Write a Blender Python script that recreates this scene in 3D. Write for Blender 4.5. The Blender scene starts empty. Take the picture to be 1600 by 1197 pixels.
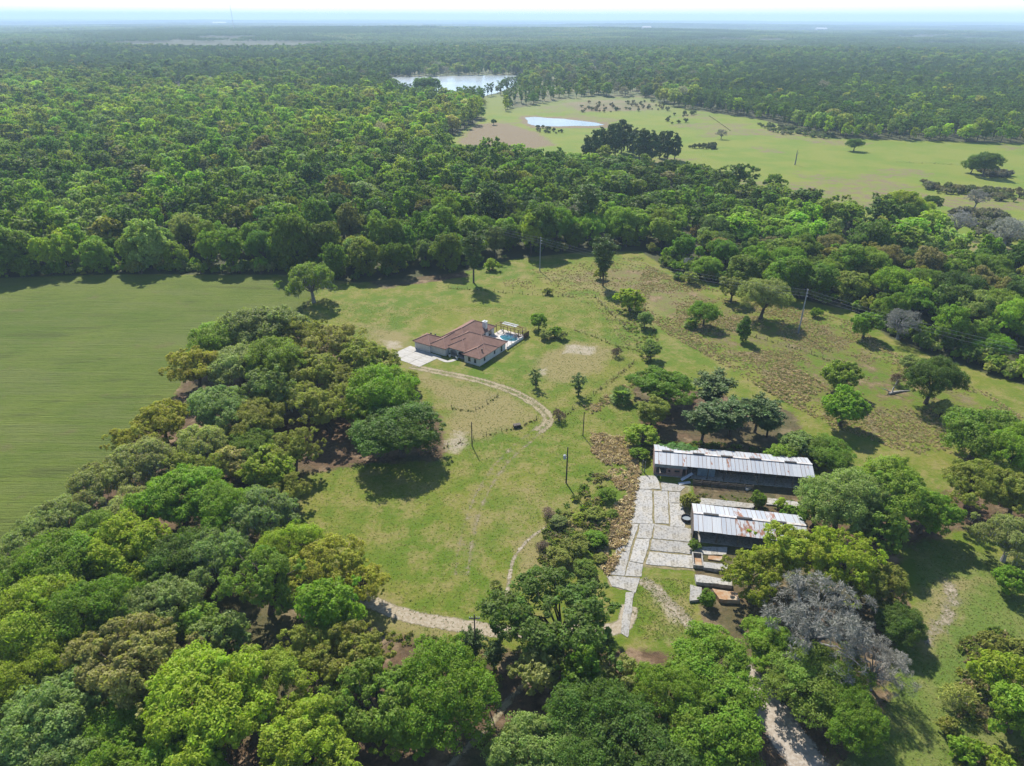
import bpy, bmesh, math, random
import numpy as np
from mathutils import Vector, Matrix

random.seed(7)
SC = bpy.context.scene
COL = SC.collection
PI = math.pi

# ------------------------------------------------------------------ camera
CAM_H = 95.0
FPX = 1067.0
PITCH = math.atan((598 - 28) / FPX)
cam = bpy.data.cameras.new("camera")
cam.sensor_fit = 'HORIZONTAL'
cam.sensor_width = 36.0
cam.lens = FPX / 1600 * 36.0
cam.clip_start = 0.5
cam.clip_end = 90000
camo = bpy.data.objects.new("camera", cam)
COL.objects.link(camo)
camo.location = (0, 0, CAM_H)
camo.rotation_euler = (math.radians(90) - PITCH, 0, 0)
camo.rotation_euler.rotate_axis('Z', math.radians(0.15))
SC.camera = camo

# ------------------------------------------------------------------ sky, sun, exposure
SUN_AZ = math.radians(-18)      # left of straight ahead
SUN_EL = math.radians(46)
world = bpy.data.worlds.new("World")
SC.world = world
world.use_nodes = True
wn = world.node_tree.nodes
wl = world.node_tree.links
sky = wn.new("ShaderNodeTexSky")
sky.sky_type = 'NISHITA'
sky.sun_disc = False
sky.sun_elevation = SUN_EL
sky.sun_rotation = SUN_AZ
sky.altitude = 20
sky.air_density = 1.0
sky.dust_density = 0.15
sky.ozone_density = 1.5
bg = wn.get("Background") or wn.new("ShaderNodeBackground")
bg.inputs["Strength"].default_value = 0.10
wl.new(sky.outputs[0], bg.inputs["Color"])
out = wn.get("World Output") or wn.new("ShaderNodeOutputWorld")
wl.new(bg.outputs[0], out.inputs["Surface"])

sun = bpy.data.lights.new("sun", 'SUN')
sun.energy = 4.6
sun.angle = math.radians(0.53)
sun.color = (1.0, 0.95, 0.86)
suno = bpy.data.objects.new("sun", sun)
COL.objects.link(suno)
sdir = Vector((math.sin(SUN_AZ) * math.cos(SUN_EL), math.cos(SUN_AZ) * math.cos(SUN_EL), math.sin(SUN_EL)))
suno.rotation_euler = sdir.to_track_quat('Z', 'Y').to_euler()
suno.location = (0, 0, 160)

SC.view_settings.view_transform = 'Standard'
SC.view_settings.look = 'None'
SC.view_settings.exposure = 1.15
SC.view_settings.gamma = 1.0
SC.cycles.max_bounces = 6
SC.cycles.diffuse_bounces = 3
SC.cycles.glossy_bounces = 2
SC.cycles.transmission_bounces = 3
SC.cycles.volume_bounces = 1
SC.cycles.transparent_max_bounces = 6
SC.cycles.use_denoising = True
SC.cycles.denoiser = 'OPENIMAGEDENOISE'
SC.cycles.denoising_prefilter = 'ACCURATE'
SC.cycles.denoising_input_passes = 'RGB_ALBEDO_NORMAL'

# ------------------------------------------------------------------ helpers
CP, SP = math.cos(PITCH), math.sin(PITCH)


def at(u, v, z=0.0):
    """ground (or height z) point that the drone sees at photo pixel u, v"""
    dx = (u - 800) / FPX
    dy = -(v - 598) / FPX
    t = (CAM_H - z) / (SP - dy * CP)
    return Vector((t * dx, t * (CP + dy * SP), z))


def proj(x, y, z=0.0):
    yy = np.asarray(y, float)
    zz = np.asarray(z, float) - CAM_H
    d = yy * CP - zz * SP
    return 800 + FPX * np.asarray(x, float) / d, 598 - FPX * (yy * SP + zz * CP) / d


def poly(pts):
    return np.array([at(*p)[:2] for p in pts])


def inside(P, X, Y):
    c = np.zeros(X.shape, bool)
    n = len(P)
    for i in range(n):
        x0, y0 = P[i]
        x1, y1 = P[(i + 1) % n]
        if y0 == y1:
            continue
        k = ((y0 > Y) != (y1 > Y)) & (X < (x1 - x0) * (Y - y0) / (y1 - y0) + x0)
        c ^= k
    return c


def dist(P, X, Y, closed=True):
    d = np.full(X.shape, 1e9)
    n = len(P)
    for i in range(n if closed else n - 1):
        a = P[i]
        b = P[(i + 1) % n]
        ab = b - a
        L = ab @ ab + 1e-9
        t = np.clip(((X - a[0]) * ab[0] + (Y - a[1]) * ab[1]) / L, 0, 1)
        d = np.minimum(d, np.hypot(X - a[0] - t * ab[0], Y - a[1] - t * ab[1]))
    return d


def soft(P, X, Y, w):
    """1 inside, falling to 0 over w metres either side of the edge"""
    d = dist(P, X, Y)
    s = np.where(inside(P, X, Y), d, -d)
    return np.clip(s / (2 * w) + 0.5, 0, 1)


def hashf(i, j, s=0):
    h = np.sin(i * 127.1 + j * 311.7 + s * 74.7) * 43758.5453
    return h - np.floor(h)


def vnoise(X, Y, s=0):
    i = np.floor(X)
    j = np.floor(Y)
    fx = X - i
    fy = Y - j
    fx = fx * fx * (3 - 2 * fx)
    fy = fy * fy * (3 - 2 * fy)
    a = hashf(i, j, s) * (1 - fx) + hashf(i + 1, j, s) * fx
    b = hashf(i, j + 1, s) * (1 - fx) + hashf(i + 1, j + 1, s) * fx
    return a * (1 - fy) + b * fy


def fbm(X, Y, s=0, o=4):
    v = 0
    a = 0.5
    for k in range(o):
        v = v + a * vnoise(X * 2 ** k, Y * 2 ** k, s + k)
        a *= 0.5
    return v


def terrain(X, Y):
    r = np.hypot(X, Y)
    k = np.clip((r - 1500) / 4500, 0, 1)
    k = k * k * (3 - 2 * k)
    return k * ((fbm(X / 3200.0, Y / 2600.0, 5) - 0.45) * 105)


def tag(o, label=None, cat=None, group=None, kind=None):
    if label:
        o["label"] = label
    if cat:
        o["category"] = cat
    if group:
        o["group"] = group
    if kind:
        o["kind"] = kind
    return o


def empty(name, loc, rz=0.0):
    o = bpy.data.objects.new(name, None)
    o.empty_display_size = 0.5
    o.location = loc
    o.rotation_euler = (0, 0, rz)
    COL.objects.link(o)
    return o


def link(name, me, parent=None, loc=None):
    o = bpy.data.objects.new(name, me)
    COL.objects.link(o)
    if parent:
        o.parent = parent
    if loc is not None:
        o.location = loc
    return o


class MB:
    """collects boxes, bars, tubes and polygons for ONE mesh"""

    def __init__(s):
        s.v = []
        s.f = []

    def add(s, vs, fs):
        n = len(s.v)
        s.v += [tuple(p) for p in vs]
        s.f += [tuple(i + n for i in f) for f in fs]
        return s

    def box(s, x0, x1, y0, y1, z0, z1):
        return s.add([(x0, y0, z0), (x1, y0, z0), (x1, y1, z0), (x0, y1, z0), (x0, y0, z1), (x1, y0, z1), (x1, y1, z1), (x0, y1, z1)],
                     [(0, 3, 2, 1), (4, 5, 6, 7), (0, 1, 5, 4), (1, 2, 6, 5), (2, 3, 7, 6), (3, 0, 4, 7)])

    def prism(s, pts, z0, z1):
        """pts counter-clockwise in plan; z0, z1 numbers or per-point lists"""
        n = len(pts)
        za = z0 if hasattr(z0, '__len__') else [z0] * n
        zb = z1 if hasattr(z1, '__len__') else [z1] * n
        vs = [(p[0], p[1], za[i]) for i, p in enumerate(pts)] + [(p[0], p[1], zb[i]) for i, p in enumerate(pts)]
        fs = [tuple(range(n - 1, -1, -1)), tuple(range(n, 2 * n))] + [(i, (i + 1) % n, n + (i + 1) % n, n + i) for i in range(n)]
        return s.add(vs, fs)

    def tube(s, pts, rad, n=6, cap=True):
        pts = [Vector(p) for p in pts]
        rad = rad if hasattr(rad, '__len__') else [rad] * len(pts)
        base = len(s.v)
        for i, p in enumerate(pts):
            d = (pts[min(i + 1, len(pts) - 1)] - pts[max(i - 1, 0)])
            d = d.normalized() if d.length > 1e-6 else Vector((0, 0, 1))
            a = d.cross(Vector((0, 0, 1)) if abs(d.z) < 0.9 else Vector((1, 0, 0))).normalized()
            b = d.cross(a)
            for k in range(n):
                q = p + (a * math.cos(2 * PI * k / n) + b * math.sin(2 * PI * k / n)) * rad[i]
                s.v.append(tuple(q))
        for i in range(len(pts) - 1):
            for k in range(n):
                a0 = base + i * n + k
                a1 = base + i * n + (k + 1) % n
                s.f.append((a0, a1, a1 + n, a0 + n))
        if cap:
            s.f.append(tuple(base + k for k in range(n))[::-1])
            s.f.append(tuple(base + (len(pts) - 1) * n + k for k in range(n)))
        return s

    def mesh(s, name, mat):
        me = bpy.data.meshes.new(name)
        me.from_pydata(s.v, [], s.f)
        me.validate()
        bm = bmesh.new()
        bm.from_mesh(me)
        bmesh.ops.recalc_face_normals(bm, faces=bm.faces)
        bm.to_mesh(me)
        bm.free()
        me.materials.append(mat)
        return me

    def build(s, name, mat, parent=None, loc=None):
        return link(name, s.mesh(name, mat), parent, loc)


# ------------------------------------------------------------------ materials
class NT:
    def __init__(s, name):
        s.m = bpy.data.materials.new(name)
        s.m.use_nodes = True
        s.t = s.m.node_tree
        s.t.nodes.clear()
        s.out = s.t.nodes.new("ShaderNodeOutputMaterial")

    def n(s, typ, **kw):
        nd = s.t.nodes.new(typ)
        for k, v in kw.items():
            if k.startswith('i_'):
                nd.inputs[k[2:].replace('_', ' ')].default_value = v
            else:
                setattr(nd, k, v)
        return nd

    def l(s, a, b):
        s.t.links.new(a, b)

    def val(s, x):
        return x

    def put(s, sock, x):
        if isinstance(x, (int, float)):
            sock.default_value = x
        elif isinstance(x, (tuple, list)):
            sock.default_value = tuple(x) + ((1,) if len(x) == 3 and len(sock.default_value) == 4 else ())
        else:
            s.l(x, sock)

    def math(s, op, a, b=0.0, clamp=False):
        nd = s.n("ShaderNodeMath", operation=op, use_clamp=clamp)
        s.put(nd.inputs[0], a)
        s.put(nd.inputs[1], b)
        return nd.outputs[0]

    def mix(s, f, a, b, mode='MIX'):
        nd = s.n("ShaderNodeMix", data_type='RGBA', blend_type=mode)
        s.put(nd.inputs[0], f)
        s.put(nd.inputs[6], a)
        s.put(nd.inputs[7], b)
        return nd.outputs[2]

    def noise(s, scale, vec=None, detail=4, rough=0.6, dist=0.0):
        nd = s.n("ShaderNodeTexNoise")
        nd.inputs["Scale"].default_value = scale
        nd.inputs["Detail"].default_value = detail
        nd.inputs["Roughness"].default_value = rough
        nd.inputs["Distortion"].default_value = dist
        if vec is not None:
            s.l(vec, nd.inputs["Vector"])
        return nd.outputs["Fac"]

    def ramp(s, f, lo, hi, a=0.0, b=1.0):
        nd = s.n("ShaderNodeMapRange", interpolation_type='SMOOTHSTEP')
        s.put(nd.inputs[0], f)
        nd.inputs[1].default_value = lo
        nd.inputs[2].default_value = hi
        nd.inputs[3].default_value = a
        nd.inputs[4].default_value = b
        return nd.outputs[0]

    def coord(s, which="Object", scale=None, rot=None):
        tc = s.n("ShaderNodeTexCoord")
        o = tc.outputs[which]
        if scale or rot:
            mp = s.n("ShaderNodeMapping")
            if scale:
                mp.inputs["Scale"].default_value = scale
            if rot:
                mp.inputs["Rotation"].default_value = rot
            s.l(o, mp.inputs["Vector"])
            o = mp.outputs[0]
        return o

    def attr(s, name, typ='GEOMETRY'):
        return s.n("ShaderNodeAttribute", attribute_name=name, attribute_type=typ)

    def bump(s, h, strength=0.4, distance=0.1):
        nd = s.n("ShaderNodeBump")
        nd.inputs["Strength"].default_value = strength
        nd.inputs["Distance"].default_value = distance
        s.l(h, nd.inputs["Height"])
        return nd.outputs[0]

    def pbr(s, col, rough=0.8, spec=0.3, metal=0.0, normal=None, k=0.71):
        b = s.n("ShaderNodeBsdfPrincipled")
        if k != 1.0:
            col = tuple(x * k for x in col[:3]) if isinstance(col, (tuple, list)) else s.mix(1.0, col, (k, k, k), 'MULTIPLY')
        s.put(b.inputs["Base Color"], col)
        s.put(b.inputs["Roughness"], rough)
        s.put(b.inputs["Metallic"], metal)
        b.inputs["Specular IOR Level"].default_value = spec
        if normal is not None:
            s.l(normal, b.inputs["Normal"])
        return b.outputs[0]

    def done(s, sh):
        s.l(sh, s.out.inputs["Surface"])
        return s.m


def simple(name, col, col2=None, scale=2.0, rough=0.8, spec=0.3, metal=0.0, bump=0.0, tintvar=0.0):
    t = NT(name)
    v = t.coord("Object")
    c = col
    nz = t.noise(scale, v, 5, 0.65)
    if col2:
        c = t.mix(t.ramp(nz, 0.35, 0.68), col, col2)
    if tintvar:
        oi = t.n("ShaderNodeObjectInfo")
        k = t.math('ADD', t.math('MULTIPLY', oi.outputs["Random"], tintvar), 1 - tintvar / 2)
        cc = t.n("ShaderNodeCombineColor")
        for i in range(3):
            t.l(k, cc.inputs[i])
        c = t.mix(1.0, c, cc.outputs[0], 'MULTIPLY')
    nrm = t.bump(t.noise(scale * 6, v, 3), bump, 0.05) if bump else None
    return t.done(t.pbr(c, rough, spec, metal, nrm))


def leaf_material(name, trans=0.35, var=0.35):
    """foliage: the tree's own colour (object colour), varied from tree to tree, spray to spray"""
    t = NT(name)
    oi = t.n("ShaderNodeObjectInfo")
    tint = t.attr("tint").outputs["Fac"]
    hs = t.n("ShaderNodeHueSaturation")
    t.put(hs.inputs["Color"], oi.outputs["Color"])
    t.put(hs.inputs["Hue"], t.math('ADD', t.math('MULTIPLY', t.math('SUBTRACT', tint, 0.5), 0.045), 0.5))
    r2 = t.math('MULTIPLY', t.math('SUBTRACT', oi.outputs["Random"], 0.5), 0.25)
    t.put(hs.inputs["Value"], t.math('ADD', t.math('ADD', t.math('MULTIPLY', t.math('SUBTRACT', tint, 0.5), var * 2), 1.0), r2))
    c = hs.outputs[0]
    d = t.pbr(c, 0.6, 0.22, k=1.0)
    tr = t.n("ShaderNodeBsdfTranslucent")
    t.put(tr.inputs["Color"], t.mix(1.0, c, (1.05, 1.2, 0.5), 'MULTIPLY'))
    mx = t.n("ShaderNodeMixShader")
    mx.inputs[0].default_value = trans
    t.l(d, mx.inputs[1])
    t.l(tr.outputs[0], mx.inputs[2])
    return t.done(mx.outputs[0])


M = {}
M['leaf'] = leaf_material('leaves', 0.50)
M['needle'] = leaf_material('needles', 0.22, 0.3)
M['twig'] = leaf_material('bare_twigs', 0.08, 0.3)
M['tuft'] = leaf_material('dry_tufts', 0.3, 0.4)
M['bark'] = simple('bark', (0.13, 0.105, 0.085), (0.07, 0.055, 0.045), 1.5, 0.9, 0.1)
M['bark_grey'] = simple('grey_bark', (0.30, 0.29, 0.28), (0.17, 0.165, 0.16), 1.5, 0.9, 0.1)
M['deadwood'] = simple('dead_wood', (0.55, 0.51, 0.46), (0.33, 0.30, 0.27), 1.5, 0.85, 0.1)
M['pole_wood'] = simple('pole_wood', (0.105, 0.085, 0.07), (0.06, 0.05, 0.042), 3, 0.85, 0.15)
M['pole_grey'] = simple('grey_pole', (0.34, 0.36, 0.38), (0.25, 0.27, 0.29), 3, 0.75, 0.2)
M['wire'] = simple('wire_metal', (0.30, 0.31, 0.33), None, 3, 0.5, 0.4)
M['fence_wire'] = simple('fence_wire', (0.16, 0.14, 0.12), None, 3, 0.7, 0.3)
M['galv'] = simple('galvanised', (0.50, 0.53, 0.56), (0.40, 0.42, 0.44), 3, 0.5, 0.4)

# ------------------------------------------------------------------ regions of the land (photo pixels -> ground)
HAY = poly([(-700, 470), (-300, 448), (0, 437), (180, 431), (442, 431), (500, 452), (487, 468), (468, 490), (400, 520), (290, 590),
            (240, 660), (120, 770), (30, 850), (-120, 960), (-500, 1000)])
HOME = poly([(495, 470), (560, 446), (720, 432), (800, 410), (900, 398), (1000, 396), (1060, 432), (1130, 452), (1230, 470), (1330, 492),
             (1380, 532), (1450, 562), (1520, 585), (1600, 610), (1700, 640), (1640, 720), (1500, 720), (1400, 700), (1290, 720), (1100, 780), (1090, 960),
             (1040, 1030), (930, 1010), (780, 1012), (600, 985), (440, 850), (450, 760), (520, 720), (600, 700), (600, 640), (560, 560), (480, 500)])
LAWN = poly([(1420, 840), (1500, 850), (1640, 890), (1800, 1000), (1760, 1300), (1300, 1300), (1280, 1180), (1390, 1080), (1440, 960)])
FARP = poly([(700, 218), (735, 196), (770, 178), (800, 170), (905, 152), (1000, 152), (1060, 168), (1090, 172), (1190, 186), (1300, 214), (1450, 218),
             (1620, 222), (1900, 226), (1900, 500), (1720, 460), (1620, 436), (1530, 402), (1430, 362), (1300, 338), (1200, 308), (1100, 282), (900, 262), (800, 258), (720, 252), (690, 240)])
WET = poly([(640, 112), (860, 98), (1010, 108), (1085, 150), (1060, 172), (900, 165), (800, 172), (760, 150), (650, 140)])
SLIVER = poly([(740, 182), (762, 150), (785, 148), (790, 168), (770, 184)])
LAKE = poly([(606, 121), (650, 120), (690, 119), (740, 117.5), (824, 117.5), (822, 126), (800, 134), (776, 145), (745, 153), (700, 159), (655, 156), (622, 146), (604, 134)])
POND = poly([(819, 183), (835, 182), (855, 184), (880, 185), (905, 188), (930, 191), (944, 194), (930, 196), (900, 196), (860, 197), (838, 197), (826, 194), (822, 188)])
WOODLINE = poly([(-900, 452), (-300, 444), (0, 436), (180, 430), (440, 430), (560, 442), (720, 426), (800, 405), (900, 394), (1000, 392), (1050, 424),
                 (1130, 446), (1230, 462), (1330, 484), (1390, 526), (1460, 556), (1530, 578), (1620, 606), (1800, 640), (2400, 700),
                 (5200, 46), (800, 33.0), (-3600, 46)])
FIELDS_FAR = [poly(p) for p in ([(680, 98), (790, 96), (800, 100), (690, 102)], [(268, 134), (296, 136), (296, 152), (276, 154), (266, 146)],
                                [(300, 129), (350, 128), (352, 132), (302, 133)], [(1130, 88), (1180, 88), (1175, 95), (1140, 94)], [(470, 46), (560, 45), (562, 47), (470, 48)],
                                [(200, 44), (280, 44), (280, 45.5), (205, 46)], [(820, 106), (880, 100), (890, 104), (830, 110)])]
PINES = [poly(p) for p in ([(-200, 90), (120, 86), (420, 88), (530, 93), (420, 100), (250, 112), (0, 122), (-250, 126)],
                           [(1085, 172), (1090, 140), (1180, 112), (1400, 104), (1900, 110), (1900, 224), (1600, 218), (1480, 217), (1300, 212), (1200, 188)],
                           [(120, 62), (420, 60), (560, 68), (420, 76), (160, 78)],
                           [(840, 72), (1000, 66), (1080, 72), (1000, 86), (880, 84)],
                           [(1240, 66), (1620, 72), (1800, 84), (1500, 90), (1300, 80)])]

# ------------------------------------------------------------------ ground
ys = list(np.arange(-130, 330, 1.25))
st = 1.25
while ys[-1] < 44000:
    st *= 1.032
    ys.append(ys[-1] + st)
ys = np.array(ys)
NCOL = 500
ss = np.linspace(-1, 1, NCOL)
GY = np.repeat(ys[:, None], NCOL, 1)
GX = ss[None, :] * (np.maximum(GY, 0) * 1.0 + 150)
GZ = terrain(GX, GY)
nr = len(ys)
me = bpy.data.meshes.new("ground")
V = np.stack([GX, GY, GZ], -1).reshape(-1, 3)
idx = np.arange(nr * NCOL).reshape(nr, NCOL)
F = np.stack([idx[:-1, :-1], idx[:-1, 1:], idx[1:, 1:], idx[1:, :-1]], -1).reshape(-1, 4)


def fast_mesh(name, V, F, mat=None):
    me = bpy.data.meshes.new(name)
    k = F.shape[1]
    me.vertices.add(len(V))
    me.vertices.foreach_set("co", V.astype(np.float32).ravel())
    me.loops.add(F.size)
    me.loops.foreach_set("vertex_index", F.astype(np.int32).ravel())
    me.polygons.add(len(F))
    me.polygons.foreach_set("loop_start", np.arange(0, F.size, k, dtype=np.int32))
    me.update(calc_edges=True)
    if mat:
        me.materials.append(mat)
    return me


def set_attr(me, name, arr, typ='FLOAT', dom='POINT'):
    a = me.attributes.new(name, typ, dom)
    key = {'FLOAT': 'value', 'INT': 'value', 'FLOAT_COLOR': 'color', 'FLOAT_VECTOR': 'vector'}[typ]
    a.data.foreach_set(key, np.ascontiguousarray(arr).ravel().astype(np.int32 if typ == 'INT' else np.float32))


X = GX.ravel()
Y = GY.ravel()
near = (Y < 420) & (np.abs(X) < 420)


def msk(pts, w, amt=1.0):
    P = pts if isinstance(pts, np.ndarray) else poly(pts)
    r = np.zeros(X.shape)
    bb = (X > P[:, 0].min() - w * 2) & (X < P[:, 0].max() + w * 2) & (Y > P[:, 1].min() - w * 2) & (Y < P[:, 1].max() + w * 2)
    r[bb] = soft(P, X[bb], Y[bb], w) * amt
    return r


def mx(*a):
    r = a[0]
    for b in a[1:]:
        r = np.maximum(r, b)
    return r


dry = mx(msk([(560, 505), (640, 515), (652, 545), (600, 560), (690, 585), (800, 612), (850, 650), (760, 690), (690, 700), (690, 640), (640, 590), (585, 545)], 6, 0.85),
         msk([(830, 560), (900, 530), (965, 545), (940, 580), (880, 600), (840, 590)], 4, 0.9),
         msk([(440, 820), (520, 850), (560, 900), (640, 950), (760, 985), (700, 1010), (600, 985), (470, 880)], 4, 0.85),
         msk([(660, 850), (720, 760), (800, 740), (880, 720), (900, 800), (840, 850), (760, 900), (680, 900)], 6, 0.45),
         msk([(800, 840), (880, 790), (930, 820), (900, 900), (800, 930)], 3, 0.7),
         msk([(1420, 930), (1480, 890), (1540, 900), (1480, 1000), (1440, 1060)], 4, 0.75),
         msk([(1010, 920), (1090, 930), (1090, 1000), (1020, 1020)], 3, 0.55),
         msk([(0, 830), (60, 800), (40, 860), (0, 900)], 4, 0.9),
         msk([(780, 432), (1000, 410), (1120, 470), (1000, 520), (960, 470), (860, 440)], 8, 0.6),
         msk([(940, 440), (1060, 440), (1130, 455), (1230, 475), (1330, 500), (1420, 565), (1540, 600), (1600, 640), (1500, 720), (1300, 700), (1220, 620), (1050, 540)], 8, 0.25))
litter = mx(msk([(440, 480), (520, 520), (600, 570), (690, 650), (700, 720), (560, 728), (480, 742), (450, 830), (590, 985), (780, 1020), (800, 1300),
                 (-200, 1300), (-400, 1050), (0, 870), (60, 820), (260, 640), (330, 520)], 5),
            msk([(780, 1015), (1000, 1015), (1120, 1020), (1400, 1080), (1290, 1240), (780, 1300)], 3),
            msk([(985, 600), (1100, 610), (1240, 640), (1290, 740), (1010, 715)], 4, 0.95),
            msk([(1100, 830), (1260, 800), (1400, 830), (1430, 960), (1380, 1080), (1200, 1060), (1100, 960)], 4, 0.9),
            msk([(1080, 742), (1275, 762), (1262, 806), (1240, 812), (1085, 788)], 1.5, 0.95),
            msk([(1085, 850), (1200, 850), (1200, 960), (1100, 985), (1085, 900)], 1.5, 0.9),
            msk([(1010, 405), (1060, 435), (1130, 455), (1230, 475), (1330, 500), (1420, 565), (1540, 600), (1600, 650), (1500, 725), (1300, 690), (1220, 625), (1040, 520), (980, 470), (860, 440), (800, 425)], 10, 0.49),
            msk([(540, 430), (720, 412), (735, 432), (600, 452)], 4, 0.9),
            msk([(1250, 470), (1380, 520), (1440, 560), (1430, 590), (1330, 560), (1240, 500)], 6, 0.42),
            msk([(1260, 760), (1500, 760), (1640, 800), (1640, 870), (1520, 830), (1400, 870)], 5, 0.8))
sand = mx(msk([(878, 536), (935, 540), (930, 556), (880, 552)], 2, 0.75), msk([(838, 574), (858, 574), (856, 588), (840, 588)], 1.5, 0.75),
          msk([(690, 690), (712, 672), (740, 672), (742, 700), (700, 716)], 3, 0.7), msk([(588, 528), (630, 532), (640, 545), (600, 548)], 2, 0.6),
          msk([(1455, 925), (1510, 920), (1500, 960), (1460, 975)], 4, 0.6), msk([(1000, 900), (1040, 915), (1085, 975), (1050, 985), (1010, 930)], 2, 0.6),
          msk([(1050, 745), (1085, 750), (1085, 790), (1060, 785)], 2, 0.7), msk([(1035, 985), (1075, 985), (1060, 1010), (1000, 1005)], 2, 0.55))
hay = np.zeros(X.shape)
rust = mx(msk([(806, 180), (835, 179.5), (900, 184), (975, 195), (960, 199), (880, 201), (828, 200), (812, 193)], 6, 0.75),
          msk([(712, 224), (740, 194), (790, 192), (838, 206), (870, 226), (800, 236)], 14, 1.0),
          msk([(860, 160), (960, 153), (1030, 160), (1035, 172), (900, 176)], 30, 0.8))
rust = np.maximum(rust, msk(FARP, 8) * np.clip((fbm(X / 70, Y / 45, 3) - 0.45) * 3.0, 0, 0.52))
farp = mx(msk(FARP, 7), msk(SLIVER, 20), *[msk(p, 25) for p in FIELDS_FAR])
wet = msk(WET, 60)
wood = msk(WOODLINE, 4) * (1 - farp) * (1 - 0.35 * wet)
wood[Y > 1700] = np.maximum(wood[Y > 1700], 1 - farp[Y > 1700])
A = np.stack([dry, litter, sand, wood], -1)
B = np.stack([rust, farp, msk(LAWN, 5), wet], -1)
me = fast_mesh("ground", V, F)
set_attr(me, "regions", A, 'FLOAT_COLOR')
set_attr(me, "regions_far", B, 'FLOAT_COLOR')


def ground_material():
    t = NT("ground_cover")
    v = t.coord("Object")
    a = t.attr("regions")
    b = t.attr("regions_far")
    sa = t.n("ShaderNodeSeparateColor")
    t.l(a.outputs["Color"], sa.inputs[0])
    sb = t.n("ShaderNodeSeparateColor")
    t.l(b.outputs["Color"], sb.inputs[0])
    n20 = t.noise(0.03, v, 4, 0.6)
    n5 = t.noise(0.16, v, 5, 0.65)
    n1 = t.noise(0.9, v, 4, 0.7)
    nf = t.noise(5.0, v, 3, 0.7)
    lush = (0.092, 0.150, 0.010)
    mid = (0.165, 0.175, 0.024)
    dryc = (0.245, 0.205, 0.078)
    c = t.mix(t.ramp(t.math('ADD', t.math('MULTIPLY', n20, 0.5), t.math('MULTIPLY', n5, 0.5)), 0.38, 0.60), lush, mid)

    def edge(sock, k=0.9, lo=0.42, hi=0.62):
        nn = t.math('MULTIPLY', t.math('SUBTRACT', t.math('ADD', t.math('MULTIPLY', n5, 0.6), t.math('MULTIPLY', n1, 0.4)), 0.5), k)
        # no region, no speckle: scale noise by presence
        return t.ramp(t.math('ADD', sock, t.math('MULTIPLY', nn, t.ramp(sock, 0.0, 0.25))), lo, hi)
    # random dry patches over all pasture
    c = t.mix(t.math('MULTIPLY', t.ramp(t.math('ADD', t.math('MULTIPLY', n5, 0.6), t.math('MULTIPLY', n1, 0.4)), 0.46, 0.62), 0.70), c, dryc)
    c = t.mix(t.math('MULTIPLY', edge(sb.outputs["Blue"]), 0.55), c, (0.115, 0.165, 0.038))
    c = t.mix(edge(sb.outputs["Green"], 0.3), c, t.mix(t.ramp(n20, 0.35, 0.62), (0.14, 0.20, 0.020), (0.188, 0.215, 0.032)))
    c = t.mix(edge(sb.outputs["Red"], 1.3), c, t.mix(n5, (0.215, 0.175, 0.095), (0.185, 0.13, 0.08)))
    c = t.mix(t.math('MULTIPLY', edge(sa.outputs["Red"], 1.2, 0.25, 0.8), 0.9), c, t.mix(n1, dryc, (0.23, 0.19, 0.085)))
    lit = t.mix(t.ramp(n1, 0.4, 0.65), (0.14, 0.088, 0.05), (0.085, 0.055, 0.032))
    lit = t.mix(t.ramp(n5, 0.52, 0.66), lit, (0.26, 0.18, 0.11))
    lit = t.mix(t.math('MULTIPLY', t.ramp(n20, 0.45, 0.6), 0.45), lit, (0.07, 0.10, 0.03))
    c = t.mix(edge(sa.outputs["Green"], 1.0), c, lit)
    c = t.mix(edge(a.outputs["Alpha"], 0.5), c, t.mix(n1, (0.075, 0.07, 0.032), (0.055, 0.07, 0.024)))
    c = t.mix(edge(sa.outputs["Blue"], 1.6, 0.35, 0.75), c, t.mix(n1, (0.40, 0.35, 0.26), (0.31, 0.26, 0.18)))
    # wetland round the lake: straw and grey green
    c = t.mix(t.math('MULTIPLY', b.outputs["Alpha"], 0.6), c, t.mix(t.ramp(n20, 0.4, 0.6), (0.22, 0.2, 0.11), (0.13, 0.17, 0.06)))
    # blade-scale mottling of the turf itself
    n3 = t.noise(2.4, v, 4, 0.75)
    c = t.mix(t.math('MULTIPLY', t.ramp(n3, 0.54, 0.68), 0.5), c, t.mix(1.0, c, (0.50, 0.62, 0.5), 'MULTIPLY'))
    k = t.math('ADD', t.math('MULTIPLY', t.math('ADD', nf, n3), 0.62), 0.38)
    cc = t.n("ShaderNodeCombineColor")
    for i in range(3):
        t.l(k, cc.inputs[i])
    c = t.mix(1.0, c, cc.outputs[0], 'MULTIPLY')
    h = t.math('ADD', t.math('MULTIPLY', nf, 0.35), t.math('MULTIPLY', n1, 1.0))
    return t.done(t.pbr(c, 0.9, 0.12, 0, t.bump(h, 0.7, 0.35)))


M['ground'] = ground_material()
me.materials.append(M['ground'])
go = link("ground", me)
tag(go, kind='structure', label="grassy ground with pasture, leaf litter and bare sandy patches")


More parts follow.
